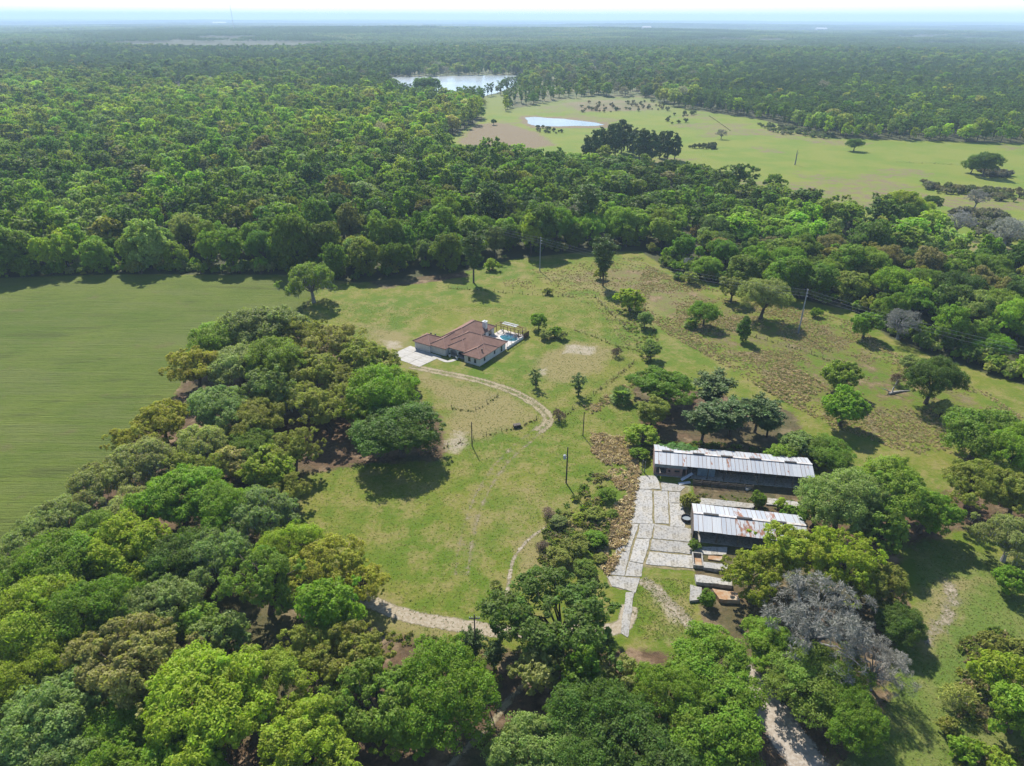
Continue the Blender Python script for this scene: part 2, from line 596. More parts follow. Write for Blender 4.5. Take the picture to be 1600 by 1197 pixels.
def sheet(name, P, z, mat, rag=0.0, step=3.0):
    """flat sheet from a ground polygon; edge made uneven"""
    pts = []
    n = len(P)
    for i in range(n):
        a = np.array(P[i])
        b = np.array(P[(i + 1) % n])
        L = np.hypot(*(b - a))
        m = max(1, int(L / step))
        for k in range(m):
            p = a + (b - a) * k / m
            if rag:
                p = p + np.array([random.uniform(-rag, rag), random.uniform(-rag, rag)])
            pts.append((p[0], p[1]))
    bm = bmesh.new()
    bm.faces.new([bm.verts.new((p[0], p[1], z)) for p in pts])
    bmesh.ops.recalc_face_normals(bm, faces=bm.faces)
    for f in bm.faces:
        if f.normal.z < 0:
            f.normal_flip()
    bmesh.ops.triangulate(bm, faces=bm.faces[:])
    me = bpy.data.meshes.new(name)
    bm.to_mesh(me)
    bm.free()
    me.materials.append(mat)
    return tag(link(name, me), kind='structure')


# ---- hay field: mown strips running across
t = NT("hay_turf")
v = t.coord("Object", (1.0, 1.0, 1.0), (0, 0, math.radians(3)))
vs = t.coord("Object", (0.045, 1.0, 1.0), (0, 0, math.radians(3)))
n20 = t.noise(0.02, v, 4, 0.6)
n5 = t.noise(0.1, v, 4, 0.65)
s1 = t.noise(0.8, vs, 4, 0.65)
s2 = t.noise(2.4, vs, 4, 0.65)
nf = t.noise(4.0, v, 3, 0.7)
c = t.mix(t.ramp(n20, 0.36, 0.62), (0.098, 0.148, 0.013), (0.148, 0.188, 0.026))
s0 = t.noise(0.11, t.coord('Object', (0.22, 1.0, 1.0)), 4, 0.65, 0.6)
c = t.mix(t.math('MULTIPLY', t.ramp(s0, 0.47, 0.62), 0.55), c, (0.15, 0.172, 0.045))
c = t.mix(t.math('MULTIPLY', t.ramp(s0, 0.44, 0.34), 0.5), c, (0.082, 0.092, 0.022))
c = t.mix(t.math('MULTIPLY', t.ramp(s1, 0.44, 0.60), 0.32), c, (0.155, 0.18, 0.04))
c = t.mix(t.math('MULTIPLY', t.ramp(s2, 0.52, 0.66), 0.38), c, (0.055, 0.082, 0.012))
c = t.mix(t.math('MULTIPLY', t.ramp(n5, 0.58, 0.72), 0.5), c, (0.16, 0.135, 0.055))
k = t.math('ADD', t.math('MULTIPLY', nf, 0.7), 0.65)
cc = t.n("ShaderNodeCombineColor")
for i in range(3):
    t.l(k, cc.inputs[i])
c = t.mix(1.0, c, cc.outputs[0], 'MULTIPLY')
n3 = t.noise(1.4, t.coord("Object", (0.4, 1, 1)), 4, 0.75)
c = t.mix(t.math('MULTIPLY', t.ramp(n3, 0.52, 0.68), 0.55), c, t.mix(1.0, c, (0.55, 0.62, 0.5), 'MULTIPLY'))
h = t.math('ADD', t.math('ADD', t.math('MULTIPLY', nf, 0.6), n3), t.math('ADD', s1, s2))
M['hay'] = t.done(t.pbr(c, 0.9, 0.12, 0, t.bump(h, 0.9, 0.6)))
o = sheet("hay_field", HAY, 0.02, M['hay'], 0.8)
o["label"] = "broad mown green hay field at the left of the house"

# ---- water
t = NT("water")
v = t.coord("Object")
c = t.mix(t.ramp(t.noise(0.01, v, 4), 0.35, 0.65), (0.20, 0.24, 0.26), (0.30, 0.33, 0.34))
M['water'] = t.done(t.pbr(c, 0.25, 0.55, 0, t.bump(t.noise(0.3, v, 4), 0.15, 0.1)))
o = sheet("lake", LAKE, 0.06, M['water'], 3.0, 20)
o["label"] = "grey lake behind the woods with tree islands at its near shore"
o = sheet("pond", POND, 0.06, M['water'], 1.2, 8)
o["label"] = "narrow pale pond lying in the far pasture"


# ---- dirt tracks: strips with worn, uneven edges
def track_material(name, c1, c2, c3):
    t = NT(name)
    v = t.coord("Object")
    e = t.attr("worn").outputs["Fac"]
    n5 = t.noise(0.35, v, 4, 0.65)
    n1 = t.noise(1.6, v, 4, 0.7)
    nf = t.noise(6.0, v, 2, 0.7)
    c = t.mix(t.ramp(n1, 0.38, 0.64), c1, c2)
    c = t.mix(t.math('MULTIPLY', t.ramp(nf, 0.60, 0.80), 0.6), c, c3)
    sh = t.pbr(c, 0.95, 0.1, 0, t.bump(n1, 0.5, 0.12))
    w = t.ramp(t.math('ADD', e, t.math('MULTIPLY', t.math('SUBTRACT', t.math('ADD', t.math('MULTIPLY', n5, 0.7), t.math('MULTIPLY', n1, 0.3)), 0.5), 2.0)), 0.28, 0.85)
    tr = t.n("ShaderNodeBsdfTransparent")
    m = t.n("ShaderNodeMixShader")
    t.l(w, m.inputs[0])
    t.l(tr.outputs[0], m.inputs[1])
    t.l(sh, m.inputs[2])
    return t.done(m.outputs[0])


M['dirt'] = track_material("track_dirt", (0.29, 0.24, 0.145), (0.34, 0.29, 0.19), (0.20, 0.175, 0.08))
M['sand'] = track_material("track_sand", (0.30, 0.245, 0.165), (0.40, 0.345, 0.265), (0.17, 0.125, 0.075))
M['marl'] = track_material("track_marl", (0.33, 0.275, 0.215), (0.43, 0.38, 0.32), (0.14, 0.10, 0.06))


def smooth_line(P, n=10):
    P = [np.array(p, float) for p in P]
    out = []
    for i in range(len(P) - 1):
        p0 = P[max(i - 1, 0)]
        p1 = P[i]
        p2 = P[i + 1]
        p3 = P[min(i + 2, len(P) - 1)]
        for k in range(n):
            s = k / n
            out.append(0.5 * ((2 * p1) + (-p0 + p2) * s + (2 * p0 - 5 * p1 + 4 * p2 - p3) * s * s + (-p0 + 3 * p1 - 3 * p2 + p3) * s ** 3))
    out.append(P[-1])
    return np.array(out)


def track(name, pts, width, prof, mat, z, label, fade=True):
    L = smooth_line(poly(pts), 12)
    n = len(L)
    T = np.gradient(L, axis=0)
    T /= np.linalg.norm(T, axis=1)[:, None]
    N = np.stack([-T[:, 1], T[:, 0]], -1)
    m = len(prof)
    off = np.linspace(-width / 2, width / 2, m)
    V = np.zeros((n, m, 3))
    V[..., :2] = L[:, None, :] + N[:, None, :] * off[None, :, None]
    V[..., 2] = z
    W = np.repeat(np.array(prof)[None, :], n, 0)
    if fade:
        W[0] *= 0.2
        W[-1] *= 0.2
    idx = np.arange(n * m).reshape(n, m)
    F = np.stack([idx[:-1, :-1], idx[:-1, 1:], idx[1:, 1:], idx[1:, :-1]], -1).reshape(-1, 4)[:, ::-1]
    me = fast_mesh(name, V.reshape(-1, 3), F, mat)
    set_attr(me, "worn", W.ravel())
    return tag(link(name, me), label=label, kind='structure')


RUT = [0, 0.42, 0.85, 0.68, 0.5, 0.68, 0.85, 0.42, 0]
FAINT = [0, 0.22, 0.5, 0.3, 0.18, 0.3, 0.5, 0.22, 0]
FULL = [0, 0.6, 1, 1, 1, 1, 1, 0.6, 0]
track("dirt_track", [(640, 572), (690, 582), (740, 592), (790, 607), (828, 625), (852, 645), (856, 660), (840, 674)], 4.4, RUT, M['dirt'], 0.012,
      "curving dirt track from the driveway to the fence gap")
track("dirt_track", [(850, 664), (822, 688), (795, 712), (768, 745), (745, 790), (728, 850), (722, 900)], 5.0, FAINT, M['dirt'], 0.016,
      "faint wheel tracks crossing the pasture below the fence gap")
track("dirt_track", [(520, 905), (570, 935), (610, 953), (660, 967), (720, 977), (790, 986), (860, 984), (930, 985), (975, 975), (985, 945)], 3.8, FULL, M['sand'], 0.02,
      "pale sandy track along the bottom of the pasture")
track("dirt_track", [(866, 818), (832, 838), (806, 868), (797, 900), (792, 940)], 1.2, [0, 0.6, 0.8, 0.6, 0], M['sand'], 0.024,
      "narrow sandy footpath beside the hedge")
track("dirt_track", [(1150, 1040), (1185, 1085), (1215, 1125), (1262, 1190), (1310, 1260)], 7.5, FULL, M['marl'], 0.02,
      "pale stony track between the trees at the bottom right")
track("dirt_track", [(830, 1060), (800, 1090), (770, 1130), (735, 1165), (690, 1210)], 1.8, [0, 0.6, 0.8, 0.6, 0], M['dirt'], 0.02,
      "thin footpath under the trees at the bottom")
track("dirt_track", [(1002, 902), (1030, 925), (1062, 955), (1090, 985)], 3.6, [0, 0.5, 0.7, 0.6, 0.7, 0.5, 0], M['sand'], 0.016,
      "gravelly strip across the grass below the concrete yard")
track("dirt_track", [(1478, 900), (1490, 935), (1475, 970), (1440, 1000)], 5, [0, 0.3, 0.55, 0.55, 0.3, 0], M['sand'], 0.016,
      "bare sandy patch on the lawn at the lower right")

# ------------------------------------------------------------------ concrete yard, slab by slab
t = NT("old_concrete")
v = t.coord("Object")
oi = t.n("ShaderNodeObjectInfo")
n1 = t.noise(0.35, v, 5, 0.7)
n2 = t.noise(2.2, v, 4, 0.7)
c = t.mix(t.ramp(n1, 0.38, 0.62), (0.36, 0.35, 0.33), (0.45, 0.42, 0.37))
c = t.mix(t.ramp(n2, 0.46, 0.66), c, (0.20, 0.185, 0.155))
c = t.mix(t.math('MULTIPLY', t.ramp(n1, 0.52, 0.66), 0.6), c, (0.25, 0.225, 0.17))
ck = t.n('ShaderNodeTexVoronoi', feature='DISTANCE_TO_EDGE')
ck.inputs['Scale'].default_value = 0.16
t.l(v, ck.inputs['Vector'])
c = t.mix(t.math('MULTIPLY', t.ramp(ck.outputs['Distance'], 0.012, 0.0), 0.45), c, (0.17, 0.15, 0.11))
k = t.math('ADD', t.math('MULTIPLY', oi.outputs["Random"], 0.24), 0.86)
cc = t.n("ShaderNodeCombineColor")
for i in range(3):
    t.l(k, cc.inputs[i])
c = t.mix(1.0, c, cc.outputs[0], 'MULTIPLY')
M['concrete'] = t.done(t.pbr(c, 0.9, 0.2, 0, t.bump(n2, 0.4, 0.06)))
M['concrete_new'] = simple('pale_concrete', (0.47, 0.45, 0.42), (0.40, 0.375, 0.33), 0.5, 0.9, 0.2)

yard = empty("concrete_yard", at(1000, 830))
tag(yard, "cracked pale concrete yard of old slabs beside the sheds", kind='structure')


def zpx(z, s, ox, oy):
    return (ox + z[0] / s, oy + z[1] / s)


SLABS = [[(262, 15), (395, 15), (424, 106), (258, 104)], [(432, 60), (520, 70), (600, 92), (560, 125), (440, 118)], [(245, 113), (364, 118), (366, 355), (195, 350)],
         [(379, 123), (475, 128), (487, 355), (387, 350)], [(488, 131), (565, 131), (560, 204), (491, 204)], [(494, 213), (590, 216), (602, 380), (499, 374)],
         [(190, 359), (268, 363), (212, 520), (122, 513)], [(281, 363), (380, 362), (354, 464), (260, 457)], [(251, 468), (350, 472), (301, 640), (208, 624)],
         [(390, 362), (495, 378), (640, 394), (641, 486), (381, 461)], [(369, 470), (650, 497), (655, 574), (355, 546)], [(351, 561), (655, 589), (655, 676), (326, 648)],
         [(117, 523), (212, 530), (166, 730), (130, 728), (66, 718)], [(204, 636), (299, 652), (290, 736), (176, 730)], [(46, 737), (150, 742), (272, 752), (246, 850), (80, 805)],
         [(180, 856), (236, 856), (196, 1175), (140, 1140)]]


def slab(P, z0, z1, name, mat, parent, rag=0.12, step=1.2):
    rng = random.Random(len(P) * 7 + int(P[0][0] * 10))
    pts = []
    for i in range(len(P)):
        a = np.array(P[i])
        b = np.array(P[(i + 1) % len(P)])
        m = max(1, int(np.hypot(*(b - a)) / step))
        for k in range(m):
            p = a + (b - a) * k / m
            pts.append((p[0] + rng.uniform(-rag, rag), p[1] + rng.uniform(-rag, rag)))
    c = np.mean(np.array(pts), 0)
    tl = (rng.uniform(-1, 1) * 0.006, rng.uniform(-1, 1) * 0.006)
    q = [(x - c[0], y - c[1]) for x, y in pts]
    area = sum(q[i][0] * q[(i + 1) % len(q)][1] - q[(i + 1) % len(q)][0] * q[i][1] for i in range(len(q)))
    if area < 0:
        q = q[::-1]
    z = [z1 + x * tl[0] + y * tl[1] for x, y in q]
    loc = Vector((c[0], c[1], 0))
    if parent:
        loc = loc - parent.location
    o = MB().prism(q, z0, z).build(name, mat, parent, loc)
    return o


for S in SLABS:
    P = poly([zpx(p, 4.606, 940, 740) for p in S])
    c = P.mean(0)
    P = c + (P - c) * (1 + 0.16 / max(1.0, np.hypot(*(P - c).T).mean()))
    slab(P, -0.2, 0.10, "slab", M['concrete'], yard, 0.09, 0.9)
o = sheet("yard_bed", poly([(995, 742), (1075, 760), (1085, 890), (1005, 885), (990, 925), (950, 915), (962, 850), (985, 800)]), 0.012,
          simple('yard_weeds', (0.27, 0.22, 0.12), (0.14, 0.13, 0.06), 1.2, 0.95, 0.1), 0.3, 1.0)
o["label"] = "weedy sand between the concrete slabs of the yard"

# ------------------------------------------------------------------ tree building blocks
def unit(a):
    return a / (np.linalg.norm(a, axis=-1, keepdims=True) + 1e-9)


def kites(C, N, A, size, aspect, rng):
    """leaf sprays: one kite per centre C, facing N, long axis near A (or random when None)"""
    n = len(C)
    if A is None:
        A = unit(rng.normal(size=(n, 3)))
    T = unit(A - (A * N).sum(-1, keepdims=True) * N)
    S = np.cross(N, T)
    sz = size * rng.uniform(0.65, 1.3, (n, 1))
    a = T * sz
    b = S * sz * aspect
    bend = N * sz * rng.uniform(-0.25, 0.1, (n, 1))
    return np.stack([C - a, C + b + a * 0.15 - bend, C + a, C - b + a * 0.15 - bend], 1)


def leaf_mesh(name, Q, tint, mat):
    n = len(Q)
    me = fast_mesh(name, Q.reshape(-1, 3), np.arange(n * 4).reshape(n, 4), mat)
    set_attr(me, "tint", np.repeat(tint, 4))
    return me


def fib_dirs(n, rng, zlo=-0.5, jit=0.25):
    k = np.arange(n) + 0.5
    z = 1 - (1 - zlo) * k / n
    a = k * 2.399963 + rng.uniform(0, 6.28)
    r = np.sqrt(np.maximum(0, 1 - z * z))
    d = np.stack([r * np.cos(a), r * np.sin(a), z], -1)
    return unit(d + rng.normal(size=(n, 3)) * jit)


def limb(mb, p0, p1, r0, r1, rng, n=5, sag=0.12):
    p0 = Vector(p0)
    p1 = Vector(p1)
    L = (p1 - p0).length
    pts = []
    rr = []
    for i in range(n + 1):
        s = i / n
        p = p0.lerp(p1, s)
        p += Vector(rng.normal(size=3)) * L * 0.035 * math.sin(PI * s)
        p.z += L * sag * math.sin(PI * s)
        pts.append(p)
        rr.append(r0 + (r1 - r0) * s)
    mb.tube(pts, rr, 6, False)


def broadleaf(name, seed, R, Ht, Hb, puffs, pr, nsub, nleaf, lsize, zlo=-0.45, mat='leaf', lob=0.16, inner=0.15, gap=0.0, aspect=0.55, radial=False, bark='bark', conic=0.0):
    rng = np.random.default_rng(seed)
    rz = (Ht - Hb) / 2
    zc = Hb + rz
    d = fib_dirs(puffs, rng, zlo, 0.22)
    az = np.arctan2(d[:, 1], d[:, 0])
    k = 1 + lob * np.sin(2 * az + rng.uniform(0, 6)) + lob * 0.8 * np.sin(3 * az + rng.uniform(0, 6)) + rng.normal(size=puffs) * 0.11
    rad = k * rng.uniform(0.72, 1.06, puffs)
    prr = pr * rng.uniform(0.55, 1.3, puffs)
    hor = np.maximum(0.2, R - prr * 0.9)
    if conic:
        hor = hor * (1 - conic * np.clip(d[:, 2] * 0.5 + 0.5, 0, 1))
    C = np.stack([d[:, 0] * hor * rad, d[:, 1] * hor * rad, zc + d[:, 2] * (rz - prr * 0.75) * np.clip(rad, 0.85, 1.08)], -1)
    ni = int(puffs * inner)
    if ni:
        di = unit(rng.normal(size=(ni, 3)))
        C = np.concatenate([C, np.array([0, 0, zc]) + di * np.array([R, R, rz]) * 0.45])
        prr = np.concatenate([prr, pr * rng.uniform(0.8, 1.1, ni)])
        d = np.concatenate([d, di])
    keep = rng.random(len(C)) > gap
    C, prr, d = C[keep], prr[keep], d[keep]
    Q = []
    TT = []
    for i in range(len(C)):
        n = max(3, int(nsub * (prr[i] / pr) ** 2))
        sd = unit(fib_dirs(n, rng, -0.75, 0.3) + d[i] * 0.45 + np.array([0, 0, 0.25]))
        sc = C[i] + sd * prr[i] * rng.uniform(0.55, 1.0, (n, 1)) * np.array([1, 1, 0.8])
        sr = prr[i] * rng.uniform(0.30, 0.48, n)
        m = nleaf
        ld = unit(rng.normal(size=(n, m, 3)) + sd[:, None, :] * 0.7)
        lp = sc[:, None, :] + ld * (sr[:, None] * rng.uniform(0.45, 1.08, (n, m)))[..., None] * np.array([1, 1, 0.85])
        nn = unit(ld * 0.9 + np.array([0, 0, 0.35]) + rng.normal(size=(n, m, 3)) * 0.5)
        lp = lp.reshape(-1, 3)
        nn = nn.reshape(-1, 3)
        if radial:
            ax = unit(ld.reshape(-1, 3) + np.array([0, 0, -0.25]) + rng.normal(size=(n * m, 3)) * 0.25)
            nn = unit(np.cross(ax, unit(rng.normal(size=(n * m, 3)))))
            Q.append(kites(lp, nn, ax, lsize, aspect, rng))
        else:
            Q.append(kites(lp, nn, None, lsize, aspect, rng))
        tp = rng.normal() * 0.10
        ts = rng.normal(size=(n, 1)) * 0.10
        TT.append(np.clip(0.5 + tp + ts + rng.normal(size=(n, m)) * 0.12, 0, 1).ravel())
    Q = np.concatenate(Q)
    TT = np.concatenate(TT)
    crown = leaf_mesh(name + "_crown", Q, TT, M[mat])
    mb = MB()
    tr = R * 0.055 + 0.06
    lean = rng.normal(size=2) * R * 0.05
    fork = Vector((lean[0], lean[1], Hb * 0.8 + rz * 0.25))
    mb.tube([(0, 0, -0.3), (lean[0] * 0.3, lean[1] * 0.3, fork.z * 0.4), tuple(fork)], [tr * 1.5, tr * 1.05, tr * 0.85], 8)
    order = rng.permutation(len(C))
    nl = min(len(C), 22)
    for i in order[:nl]:
        tip = C[i] + (C[i] - np.array([0, 0, zc])) * 0.05
        limb(mb, fork, tip, tr * rng.uniform(0.28, 0.5), 0.04, rng)
    trunk = mb.mesh(name + "_trunk", M[bark])
    xy = np.abs(Q[:, :, :2]).max()
    W = np.percentile(np.hypot(Q[:, 0, 0], Q[:, 0, 1]), 96) * 2
    return dict(crown=crown, trunk=trunk, W=W, zc=(Q[:, 0, 2].max() + np.percentile(Q[:, 0, 2], 3)) / 2, H=Q[:, 0, 2].max(), faces=len(Q))


def pine(name, seed, R, Ht, Hb, nb, lsize, per):
    rng = np.random.default_rng(seed)
    mb = MB()
    tr = 0.10 + Ht * 0.011
    lean = rng.normal(size=2) * 0.3
    mb.tube([(0, 0, -0.3), (lean[0] * 0.5, lean[1] * 0.5, Ht * 0.5), (lean[0], lean[1], Ht * 0.96)], [tr * 1.25, tr * 0.8, 0.05], 7)
    Q = []
    TT = []
    for i in range(nb):
        s = (i + rng.uniform(0, 1)) / nb
        z = Hb + (Ht - Hb) * s
        prof = math.sin(PI * min(1, 0.22 + 0.80 * (1 - s) ** 0.75)) ** 0.7 if s < 0.97 else 0.15
        L = R * prof * rng.uniform(0.65, 1.1) + 0.25
        a = i * 2.4 + rng.uniform(-0.5, 0.5)
        dr = np.array([math.cos(a), math.sin(a), rng.uniform(0.0, 0.4)])
        root = np.array([lean[0] * z / Ht, lean[1] * z / Ht, z])
        tip = root + dr * L
        limb(mb, root, tip, tr * 0.22, 0.02, rng, 3, 0.05)
        for s2 in (0.45, 0.72, 1.0):
            c = root + dr * L * s2 + rng.normal(size=3) * 0.2
            m = per
            ld = unit(rng.normal(size=(m, 3)) + np.array([0, 0, 0.35]))
            pp = c + ld * rng.uniform(0.15, 1.0, (m, 1)) * (0.32 * R * (0.6 + 0.4 * s2)) * np.array([1, 1, 0.6])
            ax = unit(ld + rng.normal(size=(m, 3)) * 0.3)
            nn = unit(np.cross(ax, unit(rng.normal(size=(m, 3)))) + np.array([0, 0, 0.6]))
            Q.append(kites(pp, nn, ax, lsize, 0.42, rng))
            TT.append(np.clip(0.5 + rng.normal() * 0.12 + rng.normal(size=m) * 0.12, 0, 1))
    Q = np.concatenate(Q)
    crown = leaf_mesh(name + "_crown", Q, np.concatenate(TT), M['needle'])
    return dict(crown=crown, trunk=mb.mesh(name + "_trunk", M['bark']), W=np.percentile(np.hypot(Q[:, 0, 0], Q[:, 0, 1]), 96) * 2,
                zc=(Q[:, 0, 2].max() + np.percentile(Q[:, 0, 2], 3)) / 2, H=Q[:, 0, 2].max(), faces=len(Q))


def fan_plant(name, seed, n, L, H, mat, w=0.12):
    """palmetto: stiff fan fronds round a short stem"""
    rng = np.random.default_rng(seed)
    Q = []
    mb = MB()
    mb.tube([(0, 0, -0.2), (0.05, 0, H * 0.5), (0.05, 0.05, H)], [0.22, 0.2, 0.16], 7)
    for i in range(n):
        a = i * 2.4
        el = rng.uniform(-0.3, 1.3)
        d = np.array([math.cos(a) * math.cos(el), math.sin(a) * math.cos(el), math.sin(el)])
        hub = np.array([0, 0, H]) + d * L * 0.55
        mb.tube([(0, 0, H), tuple(hub)], 0.025, 4, False)
        side = unit(np.cross(d, np.array([0, 0, 1.0])))
        m = 11
        an = np.linspace(-1.25, 1.25, m)
        ax = unit(d[None] * np.cos(an)[:, None] + side[None] * np.sin(an)[:, None] + np.array([0, 0, -0.12]))
        c = hub + ax * L * 0.33
        nn = unit(np.cross(ax, side) + rng.normal(size=(m, 3)) * 0.2)
        Q.append(kites(c, nn, ax, L * 0.36, 0.16, rng))
    Q = np.concatenate(Q)
    crown = leaf_mesh(name + "_fronds", Q, rng.uniform(0.3, 0.7, len(Q)), M[mat])
    return dict(crown=crown, trunk=mb.mesh(name + "_stem", M['bark']), W=np.percentile(np.hypot(Q[:, 2, 0], Q[:, 2, 1]), 96) * 2, zc=H, H=Q[:, :, 2].max(), faces=len(Q))


PR = {}
PR['oak'] = [broadleaf("oak", 11 + i, 8.5, 12.5, 2.6, 44, 2.4, 17, 62, 0.185 + 0.02 * i, -0.5, gap=0.04) for i in range(3)]
PR['oak'] += [broadleaf("oak", 21 + i, 8.2, 14.0, 3.2, 56, 2.0, 14, 58, 0.18 + 0.025 * i, -0.55, gap=0.10, lob=0.2) for i in range(3)]
PR['airy'] = [broadleaf("airy_oak", 31 + i, 8.0, 13.0, 3.0, 54, 1.65, 11, 56, 0.18 + 0.02 * i, -0.5, gap=0.16, inner=0.25, lob=0.2) for i in range(3)]
PR['moss'] = [broadleaf("mossy_oak", 41 + i, 8.0, 12.5, 2.5, 46, 2.0, 13, 50, 0.22, -0.6, gap=0.12, aspect=0.45, bark='bark_grey') for i in range(2)]
PR['edge'] = [broadleaf('edge_tree', 45 + i, 7.0, 15.0, 0.3, 62, 2.0, 12, 32, 0.30, -0.97, gap=0.05, lob=0.12, inner=0.05) for i in range(3)]
for k_, P_m in enumerate(PR['moss']):
    rm = np.random.default_rng(600 + k_)
    q_ = np.zeros(len(P_m['crown'].vertices) * 3, np.float32)
    P_m['crown'].vertices.foreach_get("co", q_)
    q_ = q_.reshape(-1, 3)[::4]
    q_ = q_[rm.permutation(len(q_))[:900]]
    ax_ = unit(np.array([0, 0, -1.0]) + rm.normal(size=(900, 3)) * 0.15)
    nn_ = unit(np.cross(ax_, unit(rm.normal(size=(900, 3)))))
    P_m['moss'] = leaf_mesh("hanging_moss", kites(q_ + ax_ * 0.5, nn_, ax_, 0.75, 0.10, rm), rm.uniform(0.3, 0.7, 900), M['twig'])
PR['tall'] = [broadleaf("tall_tree", 51 + i, 4.8, 14.5, 2.2, 34, 1.75, 12, 46, 0.22, -0.85) for i in range(3)]
PR['small'] = [broadleaf("young_tree", 61 + i, 3.4, 6.2, 0.9, 24, 1.15, 11, 38, 0.18, -0.7) for i in range(3)]
PR['cone'] = [broadleaf("cone_tree", 71, 3.0, 9.0, 0.4, 40, 1.0, 9, 26, 0.2, -0.95, lob=0.05, conic=0.62)]
PR['shrub'] = [broadleaf("shrub", 81 + i, 1.7, 2.3, 0.05, 14, 0.7, 9, 20, 0.17, -0.4) for i in range(3)]
PR['bare'] = [broadleaf("bare_tree", 91 + i, 7.0, 11.5, 2.0, 40, 1.45, 9, 34, 0.30, -0.45, mat='twig', aspect=0.10, radial=True, bark='bark_grey', gap=0.05) for i in range(2)]
PR['barebush'] = [broadleaf("bare_bush", 95, 1.8, 3.0, 0.2, 12, 0.8, 7, 16, 0.35, -0.5, mat='twig', aspect=0.08, radial=True, bark='bark_grey')]
PR['pine'] = [pine("pine", 101 + i, 4.0, 17.0, 5.5, 44, 0.42, 46) for i in range(3)]
PR['fullpine'] = [broadleaf('full_pine', 105 + i, 3.4, 14.5, 0.8, 44, 1.15, 9, 26, 0.32, -0.95, mat='needle', lob=0.08, conic=0.35, aspect=0.4) for i in range(2)]
PR['youngpine'] = [pine("young_pine", 111 + i, 1.5, 4.8, 0.7, 20, 0.22, 20) for i in range(2)]
PR['palm'] = [fan_plant("palmetto", 121, 46, 2.0, 0.9, 'leaf'), fan_plant("palm", 122, 30, 1.8, 4.5, 'leaf')]

NAMES = dict(edge='broadleaf_tree', oak='oak_tree', airy='oak_tree', moss='mossy_oak_tree', tall='tall_tree', small='small_tree', cone='conical_tree', shrub='shrub',
             bare='bare_tree', barebush='bare_bush', pine='pine_tree', fullpine='pine_tree', youngpine='young_pine_tree', palm='palmetto')
CATS = dict(edge='tree', oak='tree', airy='tree', moss='tree', tall='tree', small='tree', cone='tree', shrub='shrub', bare='tree', barebush='bush', pine='tree', fullpine='tree', youngpine='tree', palm='palm')

HUE = dict(LIME=(.26, .335, .024), GREEN=(.165, .265, .018), MID=(.175, .245, .028), DARK=(.098, .162, .022), OLIVE=(.25, .265, .046), GOLD=(.35, .335, .042),
           TAN=(.30, .28, .09), BLUE=(.205, .270, .070), GREY=(.215, .20, .175), PINE=(.085, .130, .032), YEL=(.25, .30, .028), SAGE=(.275, .305, .09), SILVER=(.30, .29, .27),
           BROWN=(.15, .105, .06), RUST=(.18, .165, .06))
TREES = []          # x, y, crown radius of every single tree, so the wood keeps clear of them
rt = random.Random(3)


def jitter_hue(c, r, a=0.10):
    k = 1 + r.uniform(-a, a)
    return (c[0] * k * (1 + r.uniform(-a, a) * 0.6), c[1] * k, c[2] * k * (1 + r.uniform(-a, a)), 1)


def plant_tree(kind, x, y, W, hue, label, group=None, variant=None, hs=1.0, z=0.0):
    P = PR[kind][variant if variant is not None else rt.randrange(len(PR[kind]))]
    s = W / P['W']
    root = empty(NAMES[kind], (x, y, z), rt.uniform(0, 2 * PI))
    sx = s * rt.uniform(0.94, 1.06)
    root.scale = (sx, s * s / sx, s * hs)
    tag(root, label, CATS[kind], group)
    c = link("foliage" if kind in ('shrub', 'palm') else ("twigs" if kind in ('bare', 'barebush') else "crown"), P['crown'], root)
    c.color = jitter_hue(HUE[hue] if isinstance(hue, str) else hue, rt)
    if 'moss' in P:
        mo_ = link("hanging_moss", P['moss'], root)
        mo_.color = (0.30, 0.31, 0.28, 1)
    link("stem" if kind in ('shrub', 'palm', 'barebush') else "trunk", P['trunk'], root)
    TREES.append((x, y, W / 2))
    return root


def tree(kind, cx, cy, w, hue, label, group=None, variant=None, hs=1.0):
    """crown centred at photo pixel cx, cy with width w pixels"""
    v = rt.randrange(len(PR[kind])) if variant is None else variant
    P = PR[kind][v]
    W = w / 6.0
    for _ in range(8):
        z = P['zc'] * hs * W / P['W']
        p = at(cx, cy, z)
        d = p.y * CP - (z - CAM_H) * SP
        W = w * d / FPX
    return plant_tree(kind, p.x, p.y, W, hue, label, group, v, hs)

